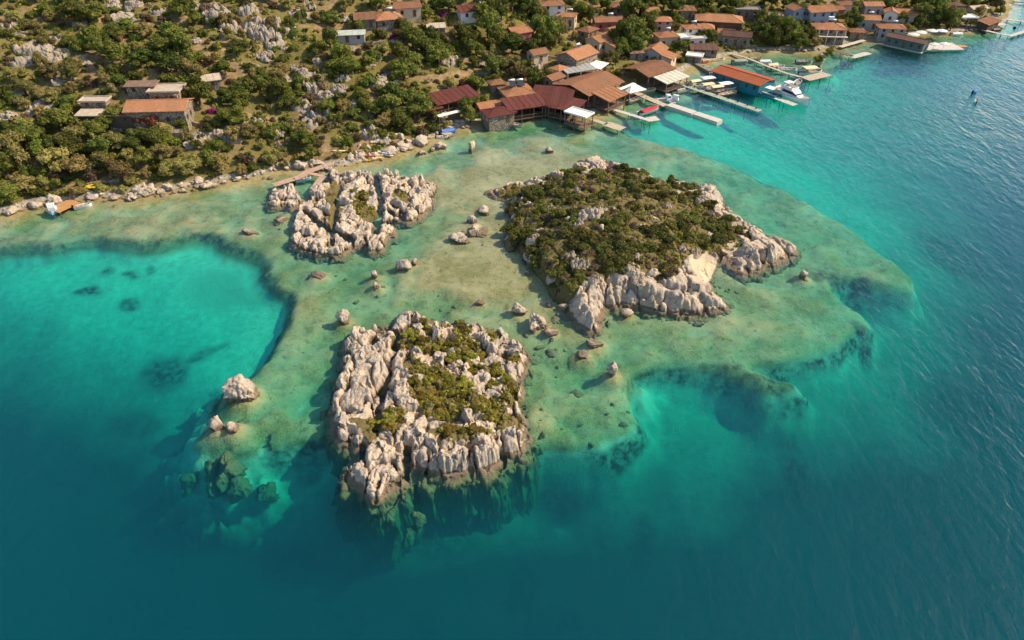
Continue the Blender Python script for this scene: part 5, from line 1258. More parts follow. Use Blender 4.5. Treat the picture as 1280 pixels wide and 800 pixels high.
# ------------------------------------------------------------------ boats
def hull_rings(L, B, D, sheer=.25, n=9, transom=.75, tumble=.85, deckz=None):
    rings = []
    for i in range(n):
        s = i / (n - 1)                        # 0 stern .. 1 bow
        x = -L / 2 + L * s
        w = B / 2 * (transom + (1 - transom) * min(1, s * 2.5)) * (1 if s < .55 else math.sqrt(max(0.0, 1 - ((s - .55) / .45) ** 2)) * .97 + .03)
        zt = D + sheer * D * max(0, (s - .35) / .65) ** 2 * 2
        keel = -.35 + .3 * max(0, (s - .7) / .3) ** 2
        rings.append([(x, -w, zt), (x, -w * tumble, zt * .45), (x, -w * .45, keel), (x, w * .45, keel), (x, w * tumble, zt * .45), (x, w, zt)])
    return rings
def boat(px, py, L, B, head, label, kind='open', hull=None, top=None, group='boats moored around the village jetties', z=0.0, name='boat', cat='boat'):
    p = at(px, py, z + .4)
    t = thing(name, label, cat, (p[0], p[1], z), R(head), group)
    hull = hull or GEL_W; top = top or CLOTH_W; D = max(.45, .16 * B + .25)
    rings = hull_rings(L, B, D)
    mb = MB().loft(rings, closed=False, cap=False)
    mb.poly(rings[0], [(0, 1, 2, 3, 4, 5)])
    inner = [[(x * .965, y * .86, max(.12, zz - .06)) for x, y, zz in (r[0], r[5])] for r in rings]
    # gunwale band
    for a, b in ((0, 0), (5, 1)):
        for i in range(len(rings) - 1): mb.poly([rings[i][a], rings[i + 1][a], inner[i + 1][b], inner[i][b]], [(0, 1, 2, 3)])
    mb.build('hull', hull, t, smooth=False)
    well = MB()
    flo = [[(x * .95, y * .78, D * .45) for x, y, zz in (r[0], r[5])] for r in rings]
    for i in range(len(rings) - 1):
        well.poly([flo[i][0], flo[i + 1][0], flo[i + 1][1], flo[i][1]], [(0, 1, 2, 3)])
        for b in (0, 1): well.poly([inner[i][b], inner[i + 1][b], flo[i + 1][b], flo[i][b]], [(0, 1, 2, 3)])
    well.build('cockpit', INNER if kind != 'kayak' else hull, t)
    if kind in ('open', 'canopy', 'covered', 'sun'):
        for s in (-.28, 0.0, .24): MB().box(s * L - .14, -B * .42, D * .75, s * L + .14, B * .42, D * .83).build('bench', WOOD, t)
        MB().box(-.16, -.14, D * .4, .16, .14, D + .35).box(-.07, -.07, -.5, .07, .07, D * .4).build('outboard_motor', RUBBER, t, (-L / 2 - .14, 0, 0))
    if kind in ('canopy', 'sun'):
        a0, a1 = -.34 * L, .2 * L
        c = MB(); n = 6
        pts = [(a0 + (a1 - a0) * i, B * .46 * (2 * k / n - 1), 2.0 + .16 * (1 - (2 * k / n - 1) ** 2)) for i in (0, 1) for k in range(n + 1)]
        c.poly(pts + [(x, y, zz - .05) for x, y, zz in pts], [(k, k + 1, n + 2 + k, n + 1 + k) for k in range(n)] + [(2 * n + 2 + k, 3 * n + 3 + k, 3 * n + 4 + k, 2 * n + 3 + k) for k in range(n)])
        c.build('canopy', top, t)
        for a in (a0 + .1, a1 - .1):
            for b in (-1, 1): MB().tube((a, b * B * .42, D * .6), (a, b * B * .43, 2.02), .03, n=6).build('canopy_pole', METAL, t)
    if kind == 'covered':
        c = MB(); rr = []
        for i, r in enumerate(rings[1:-1]): rr.append([(r[0][0], y, zz) for y, zz in ((r[0][1] * .95, r[0][2] + .03), (r[0][1] * .4, r[0][2] + .4), (-r[0][1] * .4, r[0][2] + .4), (-r[0][1] * .95, r[0][2] + .03))])
        c.loft(rr); c.build('cover', top, t)
    if kind == 'cabin':
        MB().loft([[(x, y * w, zz) for y, zz in ((-1, D * .6), (-.85, D + hh), (.85, D + hh), (1, D * .6))] for x, w, hh in ((-.05 * L, B * .38, 1.35), (.12 * L, B * .36, 1.3), (.2 * L, B * .32, .55))]).build('cabin', GEL_W, t)
        MB().box(-.02 * L, -B * .345, D + .65, .1 * L, -B * .325, D + 1.1).box(-.02 * L, B * .325, D + .65, .1 * L, B * .345, D + 1.1).build('cabin_window', GLASS, t)
        MB().tube((0, 0, D + 1.3), (0, 0, D + 3.6), .05, .03, n=6).build('mast', METAL, t)
        MB().box(-.46 * L, -B * .4, D * .9, -.4 * L, B * .4, D * 1.0).build('bench', WOOD, t)
    return t
bl = lambda a, b, L, B, h, lab, *r, **k: boat(a, b, L, B, h, lab, *r, **k)
bl(642, 155, 5.2, 1.9, -28, 'grey open boat moored at the white corner of the red restaurant', 'open', GEL_G)
bl(753, 122, 6, 2.3, 35, 'white-canopied boat nearest the broad brown-roofed restaurant', 'canopy', GEL_W)
bl(762, 120.5, 6, 2.3, 35, 'white-canopied boat in the middle of three by the broad restaurant', 'canopy', GEL_W)
bl(771, 118, 6, 2.3, 35, 'white-canopied boat nearest the pyramid tarpaulin', 'canopy', GEL_W)
bl(794, 124, 6.2, 2.2, 42, 'grey open boat floating before the plank jetty root', 'open', GEL_G)
bl(811, 138, 8, 2.6, 38, 'white boat with a red cover near the curved jetty end', 'covered', GEL_W, CLOTH_R)
bl(770, 131, 4.2, 1.6, 20, 'small white dinghy beside the curved jetty', 'open', GEL_W)
bl(742, 135.5, 3.8, 1.5, 40, 'small yellow dinghy behind the white roofed restaurant end', 'open', GEL_Y)
bl(810, 112, 5, 1.8, 12, 'cream dinghy beached by the lean-to restaurant', 'open', CLOTH_C)
bl(817, 125.5, 4.5, 1.7, -35, 'cream open boat alongside the plank jetty', 'open', CLOTH_C)
bl(834, 125, 7, 2.5, 10, 'white fishing boat with a small cabin by the pontoon', 'cabin', GEL_W)
bl(844, 125.5, 6, 2.4, 60, 'blue fishing boat with a cabin and mast by the pontoon', 'cabin', GEL_T)
bl(837, 106, 4.8, 1.7, 15, 'white dinghy nearest the pale lean-to', 'open', GEL_W)
bl(846, 108.5, 4.8, 1.7, 15, 'white dinghy in the middle beside the long grey-green jetty', 'open', GEL_W)
bl(856, 112, 5.4, 1.8, 22, 'white dinghy furthest out beside the long grey-green jetty', 'open', GEL_W)
bl(846, 99.5, 4.4, 1.6, 10, 'yellow dinghy at the root of the long grey-green jetty', 'open', GEL_Y)
bl(857, 102.5, 4.8, 1.7, 5, 'tan dinghy across the root of the long grey-green jetty', 'open', CLOTH_C)
bl(870, 107, 6, 2.2, 20, 'cream-canopied boat first along the long grey-green jetty', 'canopy', GEL_W, CLOTH_C)
bl(886, 103, 8, 2.8, 18, 'tour boat with a wide flat white canopy beside the long jetty', 'sun', GEL_W, CLOTH_W)
bl(886, 111, 7, 2.4, 18, 'cream-canopied boat in the middle along the long grey-green jetty', 'canopy', GEL_W, CLOTH_C)
bl(897, 114, 7, 2.4, 18, 'brown-hulled boat with a cream canopy beside the long jetty', 'canopy', WOOD_DARK, CLOTH_C)
bl(908, 110, 8, 2.8, 22, 'tour boat with a white canopy nearest the boathouse side', 'sun', GEL_W, CLOTH_W)
bl(909, 117, 7, 2.3, 25, 'dark-hulled open boat outermost along the long jetty', 'open', WOOD_DARK)
bl(879, 77.5, 4, 1.6, 10, 'bright red-orange small boat beside the stone mole', 'open', GEL_O, name='boat')
bl(892, 75, 9, 1.8, 22, 'long pale open boat behind the stone mole', 'open', CLOTH_C)
bl(890, 86, 6, 1.8, -35, 'pale green open boat tied to the stone mole', 'open', plain('pale_green_paint', (.48, .54, .30), .5, .1))
bl(925, 76.5, 5.5, 2, 5, 'grey boat with a flat cover between footbridge and boathouse', 'covered', GEL_G, SHEET_GREY)
bl(905, 95, 9.5, 2.8, -40, 'long white covered boat against the left side of the boathouse', 'covered', GEL_W, CLOTH_W)
bl(945, 72.5, 4.6, 1.6, 8, 'pinkish rowing boat in the shallow cove above the footbridge', 'open', WOOD_PINK)
bl(956, 77, 4.6, 1.7, 0, 'small white boat behind the footbridge middle', 'covered', GEL_W, CLOTH_W)
bl(966, 81.5, 4.6, 1.7, 15, 'small cream boat first of a moored pair behind the footbridge', 'covered', GEL_W, CLOTH_C)
bl(973, 83, 4.6, 1.7, 15, 'small cream boat second of a moored pair behind the footbridge', 'open', GEL_W)
bl(984, 86.5, 6.4, 2.0, -5, 'long white open boat behind the outer footbridge', 'open', GEL_W)
bl(1005, 76.5, 5.5, 1.9, 0, 'grey-green open boat left of the rock stack', 'open', GEL_G)
bl(1013, 90, 8.5, 3.0, 15, 'cream-canopied tour boat behind the wide landing platform', 'sun', GEL_W, CLOTH_C)
bl(997, 103, 5.2, 2.1, 55, 'white inflatable-like dinghy between the yacht and the landing platform', 'open', GEL_W)
bl(1196, 42.5, 4.6, 1.8, 0, 'small white boat at the quay beside the parasols', 'covered', GEL_W, CLOTH_W)
bl(1247, 36.5, 4.6, 1.8, 20, 'brown boat inside the stone-edged headland dock', 'open', WOOD_DARK)
bl(1221, 126, 2.8, 1.1, 60, 'small white boat alone on the open water to the right', 'open', GEL_W, group='small craft alone on open water')
bl(1219, 114, 2.4, 1.0, 30, 'small blue boat alone on the open water to the right', 'covered', GEL_B, CLOTH_BL, group='small craft alone on open water')
bl(103, 256.5, 3.6, 1.3, 25, 'white dinghy right of the orange-brown swimming platform', 'open', GEL_W, group='boats on the left shore')
bl(560, 164, 4.6, 1.8, 20, 'blue covered boat pulled up among shore rocks', 'covered', GEL_B, CLOTH_BL, group='boats on the left shore', z=.3)
bl(553, 170.5, 3.2, 1.3, 10, 'tiny white dinghy among the shore rocks by the blue boat', 'open', GEL_W, group='boats on the left shore')
bl(379, 223, 3.8, 1.5, 28, 'white and pale blue dinghy in the notch of the pinkish jetty', 'open', GEL_LB, group='boats on the left shore')
boat(66, 262, 3.4, 2.4, -70, 'pale blue houseboat hut floating left of the swimming platform', 'cabin', GEL_LB, group='boats on the left shore', name='houseboat', cat='houseboat')
# kayaks on the beach
def kayak(px, py, head, mat, label, L=3.6, group=None):
    p = hit(px, py, lambda x, y: max(0.05, ground_z(x, y)))
    t = thing('kayak', label, 'kayak', (p[0], p[1], p[2] + .1), R(head), group)
    rr = []
    for i in range(9):
        s = i / 8; w = .42 * math.sqrt(max(.004, 1 - (2 * s - 1) ** 2))
        rr.append([(L * (s - .5), w * math.cos(a), .18 + .2 * math.sin(a) * (w / .42) + .14 * (2 * s - 1) ** 2) for a in [2 * math.pi * k / 8 for k in range(8)]])
    MB().loft(rr).build('hull', mat, t, smooth=True)
    MB().tube((-.25, 0, .36), (-.25, 0, .44), .26, n=10).build('cockpit', RUBBER, t)
for k, (a, b, h, mt, lab) in enumerate([(103, 235.5, 8, GEL_Y, 'yellow kayak nearest the water on the left pebble landing'), (107, 233.5, 12, GEL_Y, 'yellow kayak uppermost on the left pebble landing'), (111, 236, 3, GEL_Y, 'yellow kayak at the right end of the left pebble landing'),
        (463, 201, 20, GEL_Y, 'large yellow kayak at the water behind the pale islet'), (469, 199, 10, GEL_Y, 'second yellow kayak touching the large one behind the pale islet'), (462, 196, 0, GEL_O, 'orange kayak above the yellow pair behind the pale islet'),
        (479, 192, -25, GEL_W, 'white kayak first of the pair on the shore above the lagoon'), (484, 195, -20, GEL_W, 'white kayak nearest the lagoon water'), (424, 190, 0, CLOTH_C, 'cream surfboard-like kayak on the rocks above the pinkish jetty')]):
    kayak(a, b, h, mt, lab, 3.8, 'kayaks lying on the shore')
# motor yacht
p = at(990, 120, 1.0)
t = thing('motor_yacht', 'white motor yacht with dark windscreen and flybridge at the boathouse jetty', 'yacht', (p[0], p[1], 0), R(-62))
rings = hull_rings(13, 4.2, 1.5, .3, 11, .85, .9)
mb = MB().loft(rings, closed=False, cap=False); mb.poly(rings[0], [(0, 1, 2, 3, 4, 5)]); mb.build('hull', GEL_W, t)
dk = MB()
for i in range(10):
    a, b = rings[i], rings[i + 1]; dk.poly([(a[0][0], a[0][1] * .97, a[0][2] - .12), (b[0][0], b[0][1] * .97, b[0][2] - .12), (b[5][0], b[5][1] * .97, b[5][2] - .12), (a[5][0], a[5][1] * .97, a[5][2] - .12)], [(0, 1, 2, 3)])
dk.build('deck', WOOD, t)
MB().loft([[(x, s * w, zz) for s, zz in ((-1, 1.3), (-.9, hh), (.9, hh), (1, 1.3))] for x, w, hh in ((-3.4, 1.6, 3.0), (1.0, 1.6, 3.0), (3.0, 1.3, 1.9), (4.0, .9, 1.6))]).build('cabin', GEL_W, t)
MB().loft([[(x, s * w, zz) for s, zz in ((-1, 2.0 + dz * .4), (-.94, 2.75 + dz), (.94, 2.75 + dz), (1, 2.0 + dz * .4))] for x, w, dz in ((-2.8, 1.6, 0), (1.1, 1.61, 0), (2.6, 1.4, -.55))]).build('windscreen', GLASS, t)
MB().box(-3.8, -1.5, 3.02, .6, 1.5, 3.12).box(-3.8, -1.5, 3.12, .6, -1.42, 3.6).box(-3.8, 1.42, 3.12, .6, 1.5, 3.6).box(.52, -1.42, 3.12, .6, 1.42, 3.7).build('flybridge', GEL_W, t)
MB().box(-2.6, -.9, 3.14, -1.9, .9, 3.6).box(-.6, -.5, 3.14, 0, .5, 3.7).build('seat', INNER, t)
MB().tube((-3.4, -1.3, 3.1), (-3.0, -1.2, 4.5), .05, n=6).tube((-3.4, 1.3, 3.1), (-3.0, 1.2, 4.5), .05, n=6).box(-3.3, -1.3, 4.45, -1.4, 1.3, 4.53).build('radar_arch', GEL_W, t)
rl = MB()
for i in range(5, 10):
    for k in (0, 5):
        a, b = rings[i][k], rings[i + 1][k]; rl.tube((a[0], a[1] * .94, a[2]), (a[0], a[1] * .94, a[2] + .6), .02, n=5).tube((a[0], a[1] * .94, a[2] + .6), (b[0], b[1] * .94, b[2] + .6), .02, n=5)
rl.build('bow_rail', METAL, t)
# sarcophagus standing in the lagoon: chest on a plinth under a ridged lid
p = at(590, 187)
t = thing('sarcophagus', 'tall pale stone sarcophagus with ridged lid standing in the green lagoon', 'tomb', (p[0], p[1], 0), R(55))
t.scale = (.62, .62, .72)
MB().box(-1.35, -.9, -1.6, 1.35, .9, .35).build('plinth', BOULDER, t)
MB().box(-1.15, -.7, .35, 1.15, .7, 1.7).box(-1.2, -.75, 1.5, 1.2, .75, 1.62).build('chest', BOULDER, t)
n = 8
prof = [(.82 * math.cos(math.pi * k / n), 1.7 + 1.35 * math.sin(math.pi * k / n) ** .8) for k in range(n + 1)]
MB().loft([[(x, y, z) for y, z in prof] for x in (-1.3, 1.3)]).box(-1.35, -.07, 3.02, 1.35, .07, 3.2).build('lid', BOULDER, t)
# buoy
p = at(1268, 35.5); t = thing('mooring_buoy', 'dark round mooring buoy inside the headland dock', 'buoy', (p[0], p[1], 0))
MB().loft([[(r * math.cos(6.283 * k / 10), r * math.sin(6.283 * k / 10), z) for k in range(10)] for r, z in ((.15, -.3), (.5, -.1), (.6, .2), (.5, .5), (.15, .7))]).build('float', RUBBER, t, smooth=True)
MB().tube((0, 0, .7), (0, 0, 1.0), .05, n=6).build('ring', METAL, t)
# ------------------------------------------------------------------ the slope: crags, shore rocks, trees, scrub
RH = random.Random(77)
def clear(p, extra=0.0):
    return all(math.hypot(p[0] - h[0][0], p[1] - h[0][1]) > h[1] + extra for h in HOUSES)
def crag(px, py, w, h, label=None, k=None):
    p = hit(px, py)
    kk = px_m(p[1], p[2])
    o = link('rock_outcrop', CRAGS[(k if k is not None else RH.randrange(7))])
    tot = h / kk * 0.72
    o.scale = (w / kk / 1.6, w / kk / 1.6 * RH.uniform(.8, 1.3), tot); o.location = (p[0], p[1], p[2] - tot * .12); o.rotation_euler = (RH.uniform(-.1, .1), RH.uniform(-.1, .1), RH.uniform(0, 6.28))
    tag(o, label, 'rock outcrop', 'grey limestone crags on the hillside'); ROCKS.append((o, tuple(p)))
    return o
ROCKS = []
for a in [(45, 62, 34, 20), (65, 50, 22, 16), (30, 76, 26, 15), (60, 72, 26, 14), (80, 66, 16, 10), (270, 18, 34, 22), (285, 32, 22, 16), (298, 40, 16, 12), (240, 10, 18, 12), (330, 40, 36, 30), (352, 34, 26, 24), (316, 30, 20, 16), (345, 52, 26, 14),
          (48, 132, 24, 14), (8, 146, 22, 12), (392, 105, 24, 16), (408, 122, 26, 18), (425, 112, 20, 16), (400, 140, 28, 22), (385, 155, 20, 14), (415, 150, 18, 14), (380, 92, 24, 14), (362, 100, 20, 12), (345, 168, 20, 16), (352, 182, 14, 12), (463, 168, 28, 20), (480, 176, 16, 10),
          (470, 100, 30, 12), (485, 104, 20, 10), (430, 96, 16, 9), (140, 6, 18, 9), (155, 20, 20, 10), (10, 32, 22, 12), (170, 3, 16, 10), (200, 14, 18, 8), (75, 100, 16, 9), (330, 70, 18, 12), (310, 12, 22, 16), (372, 20, 22, 16), (384, 8, 20, 14), (440, 132, 16, 12), (375, 130, 20, 14), (352, 120, 16, 10),
          (300, 150, 14, 9), (322, 150, 16, 12), (100, 30, 16, 8), (560, 76, 20, 10), (598, 78, 16, 8), (540, 58, 14, 8), (610, 70, 14, 8), (670, 80, 14, 9), (440, 62, 14, 8), (455, 80, 16, 9), (250, 170, 18, 10), (270, 165, 16, 10), (268, 186, 18, 11), (240, 178, 14, 9), (285, 172, 14, 9)]: crag(*a)
for _ in range(60):
    x, y = RH.uniform(5, 520), RH.uniform(4, 190)
    p = hit(x, y)
    if p is not None and p[2] > 2 and clear(p, 2): crag(x, y, RH.uniform(8, 20), RH.uniform(4, 9))
# shore boulders: walk the water's edge
def walk(pts, step):
    out = []
    for (ax, ay), (bx, by) in zip(pts[:-1], pts[1:]):
        L = math.hypot(bx - ax, by - ay); n = max(1, int(L / step))
        out += [(ax + (bx - ax) * i / n, ay + (by - ay) * i / n) for i in range(n)]
    return out
SHR = []
nb = 0
for x, y in walk([s for s in SHORE if -10 <= s[0] <= 600], 5.2):
    for _ in range(2):
        if RH.random() < .18 or (60 < x < 112 and RH.random() < .75): continue
        big = RH.random() < .22
        w = RH.uniform(14, 30) if big else RH.uniform(5, 12)
        a, b = x + RH.uniform(-4, 4), y + RH.uniform(-9, 3.5)
        p = hit(a, b); 
        if p is None: continue
        o = boulder(a, b, w, w * RH.uniform(.4, .75), None, sink=.4, me=(BOULD if big else SMALLB)[RH.randrange(6)], base=np.array([p[0], p[1], max(p[2], -.1)]), group='pale boulders along the left shore', rot=RH.uniform(0, 6.28), name='shore_boulder')
        SHR.append((o, tuple(p)))
for _ in range(40):        # rocky corner behind the kayaks and below the left restaurant
    a, b = RH.uniform(440, 560), 0
    yy = np.interp(a, [s[0] for s in SHORE], [s[1] for s in SHORE]) - RH.uniform(2, 26)
    p = hit(a, yy); w = RH.uniform(6, 14)
    o = boulder(a, yy, w, w * RH.uniform(.5, .8), None, sink=.4, me=SMALLB[RH.randrange(6)], base=p, group='pale boulders along the left shore', rot=RH.uniform(0, 6.28), name='shore_boulder'); SHR.append((o, tuple(p)))
for x, y in walk([(935, 66), (960, 63), (985, 63), (1005, 65), (1030, 62)], 6) + walk([(1195, 42), (1225, 38)], 6):
    p = hit(x, y - 1); o = boulder(x, y, RH.uniform(5, 9), 4, None, base=p, me=SMALLB[RH.randrange(6)], group='boulders along the village shore', name='shore_boulder'); SHR.append((o, tuple(p)))

# trees the photo shows one by one: (x, y of crown middle, width in photo pixels, kind)
TREES = [(93, 22, 30, 'dark'), (112, 20, 26, 'dark'), (80, 14, 20, 'dark'), (120, 52, 28, 'dark'), (104, 58, 24, 'dark'), (140, 42, 28, 'dark'), (158, 36, 24, 'dark'), (150, 70, 30, 'dark'), (175, 76, 30, 'dark'), (132, 62, 26, 'dark'), (212, 46, 30, 'dark'), (200, 66, 30, 'dark'), (225, 66, 34, 'dark'), (238, 76, 24, 'dark'),
         (212, 82, 26, 'dark'), (224, 12, 26, 'dark'), (240, 24, 20, 'dark'), (248, 124, 34, 'dark'), (75, 156, 34, 'dark'), (58, 148, 24, 'olive'), (84, 128, 26, 'dark'), (42, 175, 30, 'dark'), (50, 192, 28, 'dark'), (142, 148, 28, 'dark'), (120, 162, 26, 'dark'), (98, 168, 24, 'olive'), (128, 185, 28, 'dark'), (142, 178, 24, 'olive'),
         (70, 205, 36, 'olive'), (100, 208, 36, 'olive'), (88, 190, 30, 'dark'), (20, 195, 40, 'olive'), (8, 215, 34, 'dark'), (30, 230, 26, 'olive'), (8, 245, 30, 'dark'), (122, 205, 30, 'olive'), (150, 215, 34, 'olive'), (175, 200, 26, 'dark'), (190, 178, 28, 'dark'), (205, 190, 24, 'olive'), (165, 180, 24, 'dark'),
         (205, 168, 26, 'olive'), (228, 155, 20, 'dark'), (240, 210, 30, 'olive'), (215, 212, 26, 'olive'), (275, 205, 22, 'olive'), (290, 150, 28, 'dark'), (300, 130, 26, 'dark'), (285, 120, 24, 'dark'), (310, 165, 22, 'olive'), (345, 118, 32, 'dark'), (360, 128, 26, 'dark'), (310, 110, 22, 'dark'), (330, 95, 20, 'dark'),
         (380, 180, 26, 'dark'), (368, 170, 20, 'olive'), (412, 52, 24, 'dark'), (425, 70, 24, 'dark'), (398, 60, 20, 'dark'), (440, 86, 26, 'dark'), (455, 80, 22, 'dark'), (465, 72, 18, 'dark'), (455, 118, 24, 'dark'), (505, 92, 30, 'dark'), (482, 135, 34, 'dark'), (500, 125, 34, 'dark'), (518, 140, 36, 'dark'), (505, 150, 32, 'dark'),
         (530, 128, 24, 'dark'), (478, 150, 22, 'olive'), (515, 52, 30, 'dark'), (530, 62, 30, 'dark'), (545, 52, 26, 'dark'), (505, 68, 26, 'dark'), (548, 72, 24, 'dark'), (520, 76, 24, 'dark'), (584, 50, 26, 'dark'), (595, 62, 24, 'dark'), (575, 40, 22, 'olive'), (610, 40, 28, 'dark'), (625, 55, 26, 'dark'), (640, 60, 26, 'dark'),
         (604, 22, 24, 'dark'), (620, 18, 26, 'dark'), (580, 138, 26, 'dark'), (590, 128, 20, 'dark'), (588, 145, 22, 'dark'), (658, 62, 22, 'dark'), (672, 42, 24, 'dark'), (690, 44, 26, 'dark'), (684, 56, 22, 'dark'), (700, 38, 20, 'olive'), (728, 17, 22, 'dark'), (738, 22, 18, 'dark'), (650, 92, 20, 'olive'), (628, 84, 26, 'olive'),
         (640, 80, 22, 'olive'), (668, 100, 20, 'dark'), (688, 96, 18, 'olive'), (615, 85, 22, 'dark'), (780, 55, 30, 'dark'), (790, 45, 28, 'dark'), (800, 52, 26, 'dark'), (776, 66, 22, 'dark'), (793, 62, 24, 'dark'), (806, 38, 22, 'dark'), (785, 20, 26, 'dark'), (800, 14, 26, 'dark'), (815, 25, 18, 'dark'), (763, 74, 20, 'olive'),
         (848, 28, 14, 'dark'), (845, 61, 18, 'dark'), (855, 55, 14, 'dark'), (875, 47, 16, 'dark'), (890, 45, 12, 'dark'), (740, 6, 22, 'dark'), (758, 10, 18, 'dark'), (660, 12, 26, 'dark'), (640, 8, 24, 'dark'), (675, 22, 22, 'dark'), (830, 5, 22, 'dark'), (845, 12, 18, 'dark'), (870, 8, 22, 'dark'), (885, 4, 20, 'dark'),
         (900, 4, 20, 'dark'), (920, 8, 20, 'dark'), (945, 36, 16, 'dark'), (950, 22, 16, 'dark'), (965, 38, 24, 'dark'), (980, 44, 26, 'dark'), (972, 52, 24, 'dark'), (990, 48, 20, 'dark'), (960, 48, 20, 'dark'), (1000, 56, 20, 'dark'), (1010, 45, 18, 'dark'), (1020, 52, 16, 'olive'), (965, 5, 24, 'dark'), (985, 8, 22, 'dark'), (1000, 20, 18, 'dark'),
         (1060, 24, 18, 'dark'), (1068, 30, 16, 'dark'), (1055, 38, 14, 'olive'), (1108, 8, 20, 'dark'), (1130, 22, 12, 'dark'), (1150, 20, 22, 'dark'), (1160, 10, 22, 'dark'), (1172, 16, 22, 'dark'), (1165, 26, 18, 'dark'), (1185, 26, 20, 'dark'), (1195, 20, 18, 'olive'), (1190, 32, 18, 'dark'), (1150, 32, 16, 'dark'), (1136, 36, 12, 'olive'),
         (1180, 8, 20, 'dark'), (1205, 6, 18, 'dark'), (1215, 28, 12, 'olive'), (1246, 8, 16, 'olive'), (1252, 14, 12, 'dark'), (1238, 4, 14, 'dark'), (1225, 16, 14, 'olive'), (1070, 10, 16, 'dark'), (1120, 2, 18, 'dark'), (1145, 4, 16, 'dark'), (560, 8, 24, 'dark'), (545, 4, 20, 'dark'), (530, 18, 20, 'dark'), (470, 6, 22, 'dark'), (430, 8, 22, 'olive'),
         (448, 30, 18, 'dark'), (500, 30, 18, 'dark'), (415, 25, 20, 'dark'), (360, 5, 20, 'olive'), (300, 60, 22, 'dark'), (262, 72, 18, 'olive'), (280, 85, 22, 'dark'), (60, 118, 22, 'olive'), (30, 110, 24, 'olive'), (15, 125, 22, 'dark'), (30, 155, 24, 'olive'), (10, 170, 26, 'dark'), (90, 92, 22, 'olive'), (60, 90, 20, 'olive'), (20, 92, 22, 'olive')]
for x, y, w, k in TREES:
    p = hit(x, y, lambda a, b: ground_z(a, b) + 1.8)
    if p is None: continue
    gz = float(ground_z(p[0], p[1])); q = np.array([p[0], p[1], max(gz, .1) - .2])
    if any(h[3] is not None and math.hypot(q[0] - h[0][0], q[1] - h[0][1]) < h[1] * .45 for h in HOUSES): continue
    if k == 'dark' and RH.random() < .38: k = 'fresh'
    plant(k, q, 1.28 * w / px_m(q[1], q[2]), 0.9 if x < 600 else 1.1)
# flowering bushes and colour accents
for x, y, w, k, lab in [(264, 139, 14, 'pink', 'bright magenta bougainvillea right of the long villa'), (199, 194, 13, 'pink', 'pink bougainvillea low on the slope below the villa'), (495, 47, 18, 'pink', 'dark magenta bougainvillea by the terrace under the hip-roofed house'), (553, 18, 11, 'pink', 'small magenta bougainvillea near the dark red roof at the top'), (662, 40, 9, 'pink', 'crimson bougainvillea climbing beside the crimson-walled house'), (1106, 6, 8, 'pink', 'magenta bougainvillea by the bright orange roof at the top edge'),
                      (705, 116, 10, 'yellow', 'orange-yellow bush at the red restaurant corner'), (1022, 73, 15, 'yellow', 'yellow-green bush crowning the small rock stack'), (1037, 64, 12, 'yellow', 'yellow-green bush at the shore behind the rock stack'), (140, 176, 18, 'yellow', 'pale yellow-green bush in the garden below the annexe'), (139, 200, 18, 'yellow', 'pale yellow bush nearest the left shore garden')]:
    p = hit(x, y, lambda a, b: max(ground_z(a, b), .3) + .5) if (x, y) != (1022, 73) else at(1022, 75, 2.6)
    plant(k, (p[0], p[1], p[2] - .5), w / px_m(p[1], p[2]), 1.1, lab)
p = hit(188, 153, lambda a, b: ground_z(a, b) + 2); plant('red', (p[0], p[1], ground_z(p[0], p[1]) - .3), 7.4, .9, 'red-leaved bushy tree in front of the long villa')
# shrubs fill the slope between them
got = [(o.location.x, o.location.y) for o, k, p in PLANTS]
nsh = 0
LEFT = [(-5, -2), (620, -2), (620, 130), (540, 170), (470, 192), (330, 215), (215, 232), (0, 262)]
cand = scatter_px(LEFT, 11.5, RH, 7000)
RH.shuffle(cand)
for x, y in cand:
    p = hit(x, y)
    if p is None or p[2] < .4 or not clear(p, .6): continue
    if min(math.hypot(p[0] - a, p[1] - b) for a, b in got) < 2.2: continue
    kd = RH.choices(['shrub', 'olive', 'fresh', 'dry'], [.50, .22, .14, .14])[0]
    if kd == 'shrub' and nsh >= 215: kd = 'olive'
    nsh += kd == 'shrub'; plant(kd, p - np.array([0, 0, .15 if kd in ('shrub', 'dry') else .6]), RH.choice((1.8, 2.4, 3.0, 3.8, 5.0)) * RH.uniform(.85, 1.15), 1.1)
RIGHT = [(620, -2), (1255, -2), (1230, 34), (1100, 48), (1000, 62), (905, 66), (850, 94), (760, 124), (700, 128), (620, 120)]
for x, y in scatter_px(RIGHT, 12, RH, 4000)[:260]:
    p = hit(x, y)
    if p is None or p[2] < .6 or not clear(p, .2): continue
    plant(RH.choices(['shrub', 'olive', 'fresh', 'dry'], [.3, .25, .35, .1])[0], p - np.array([0, 0, .2]), RH.uniform(2.0, 4.6), 1.2)
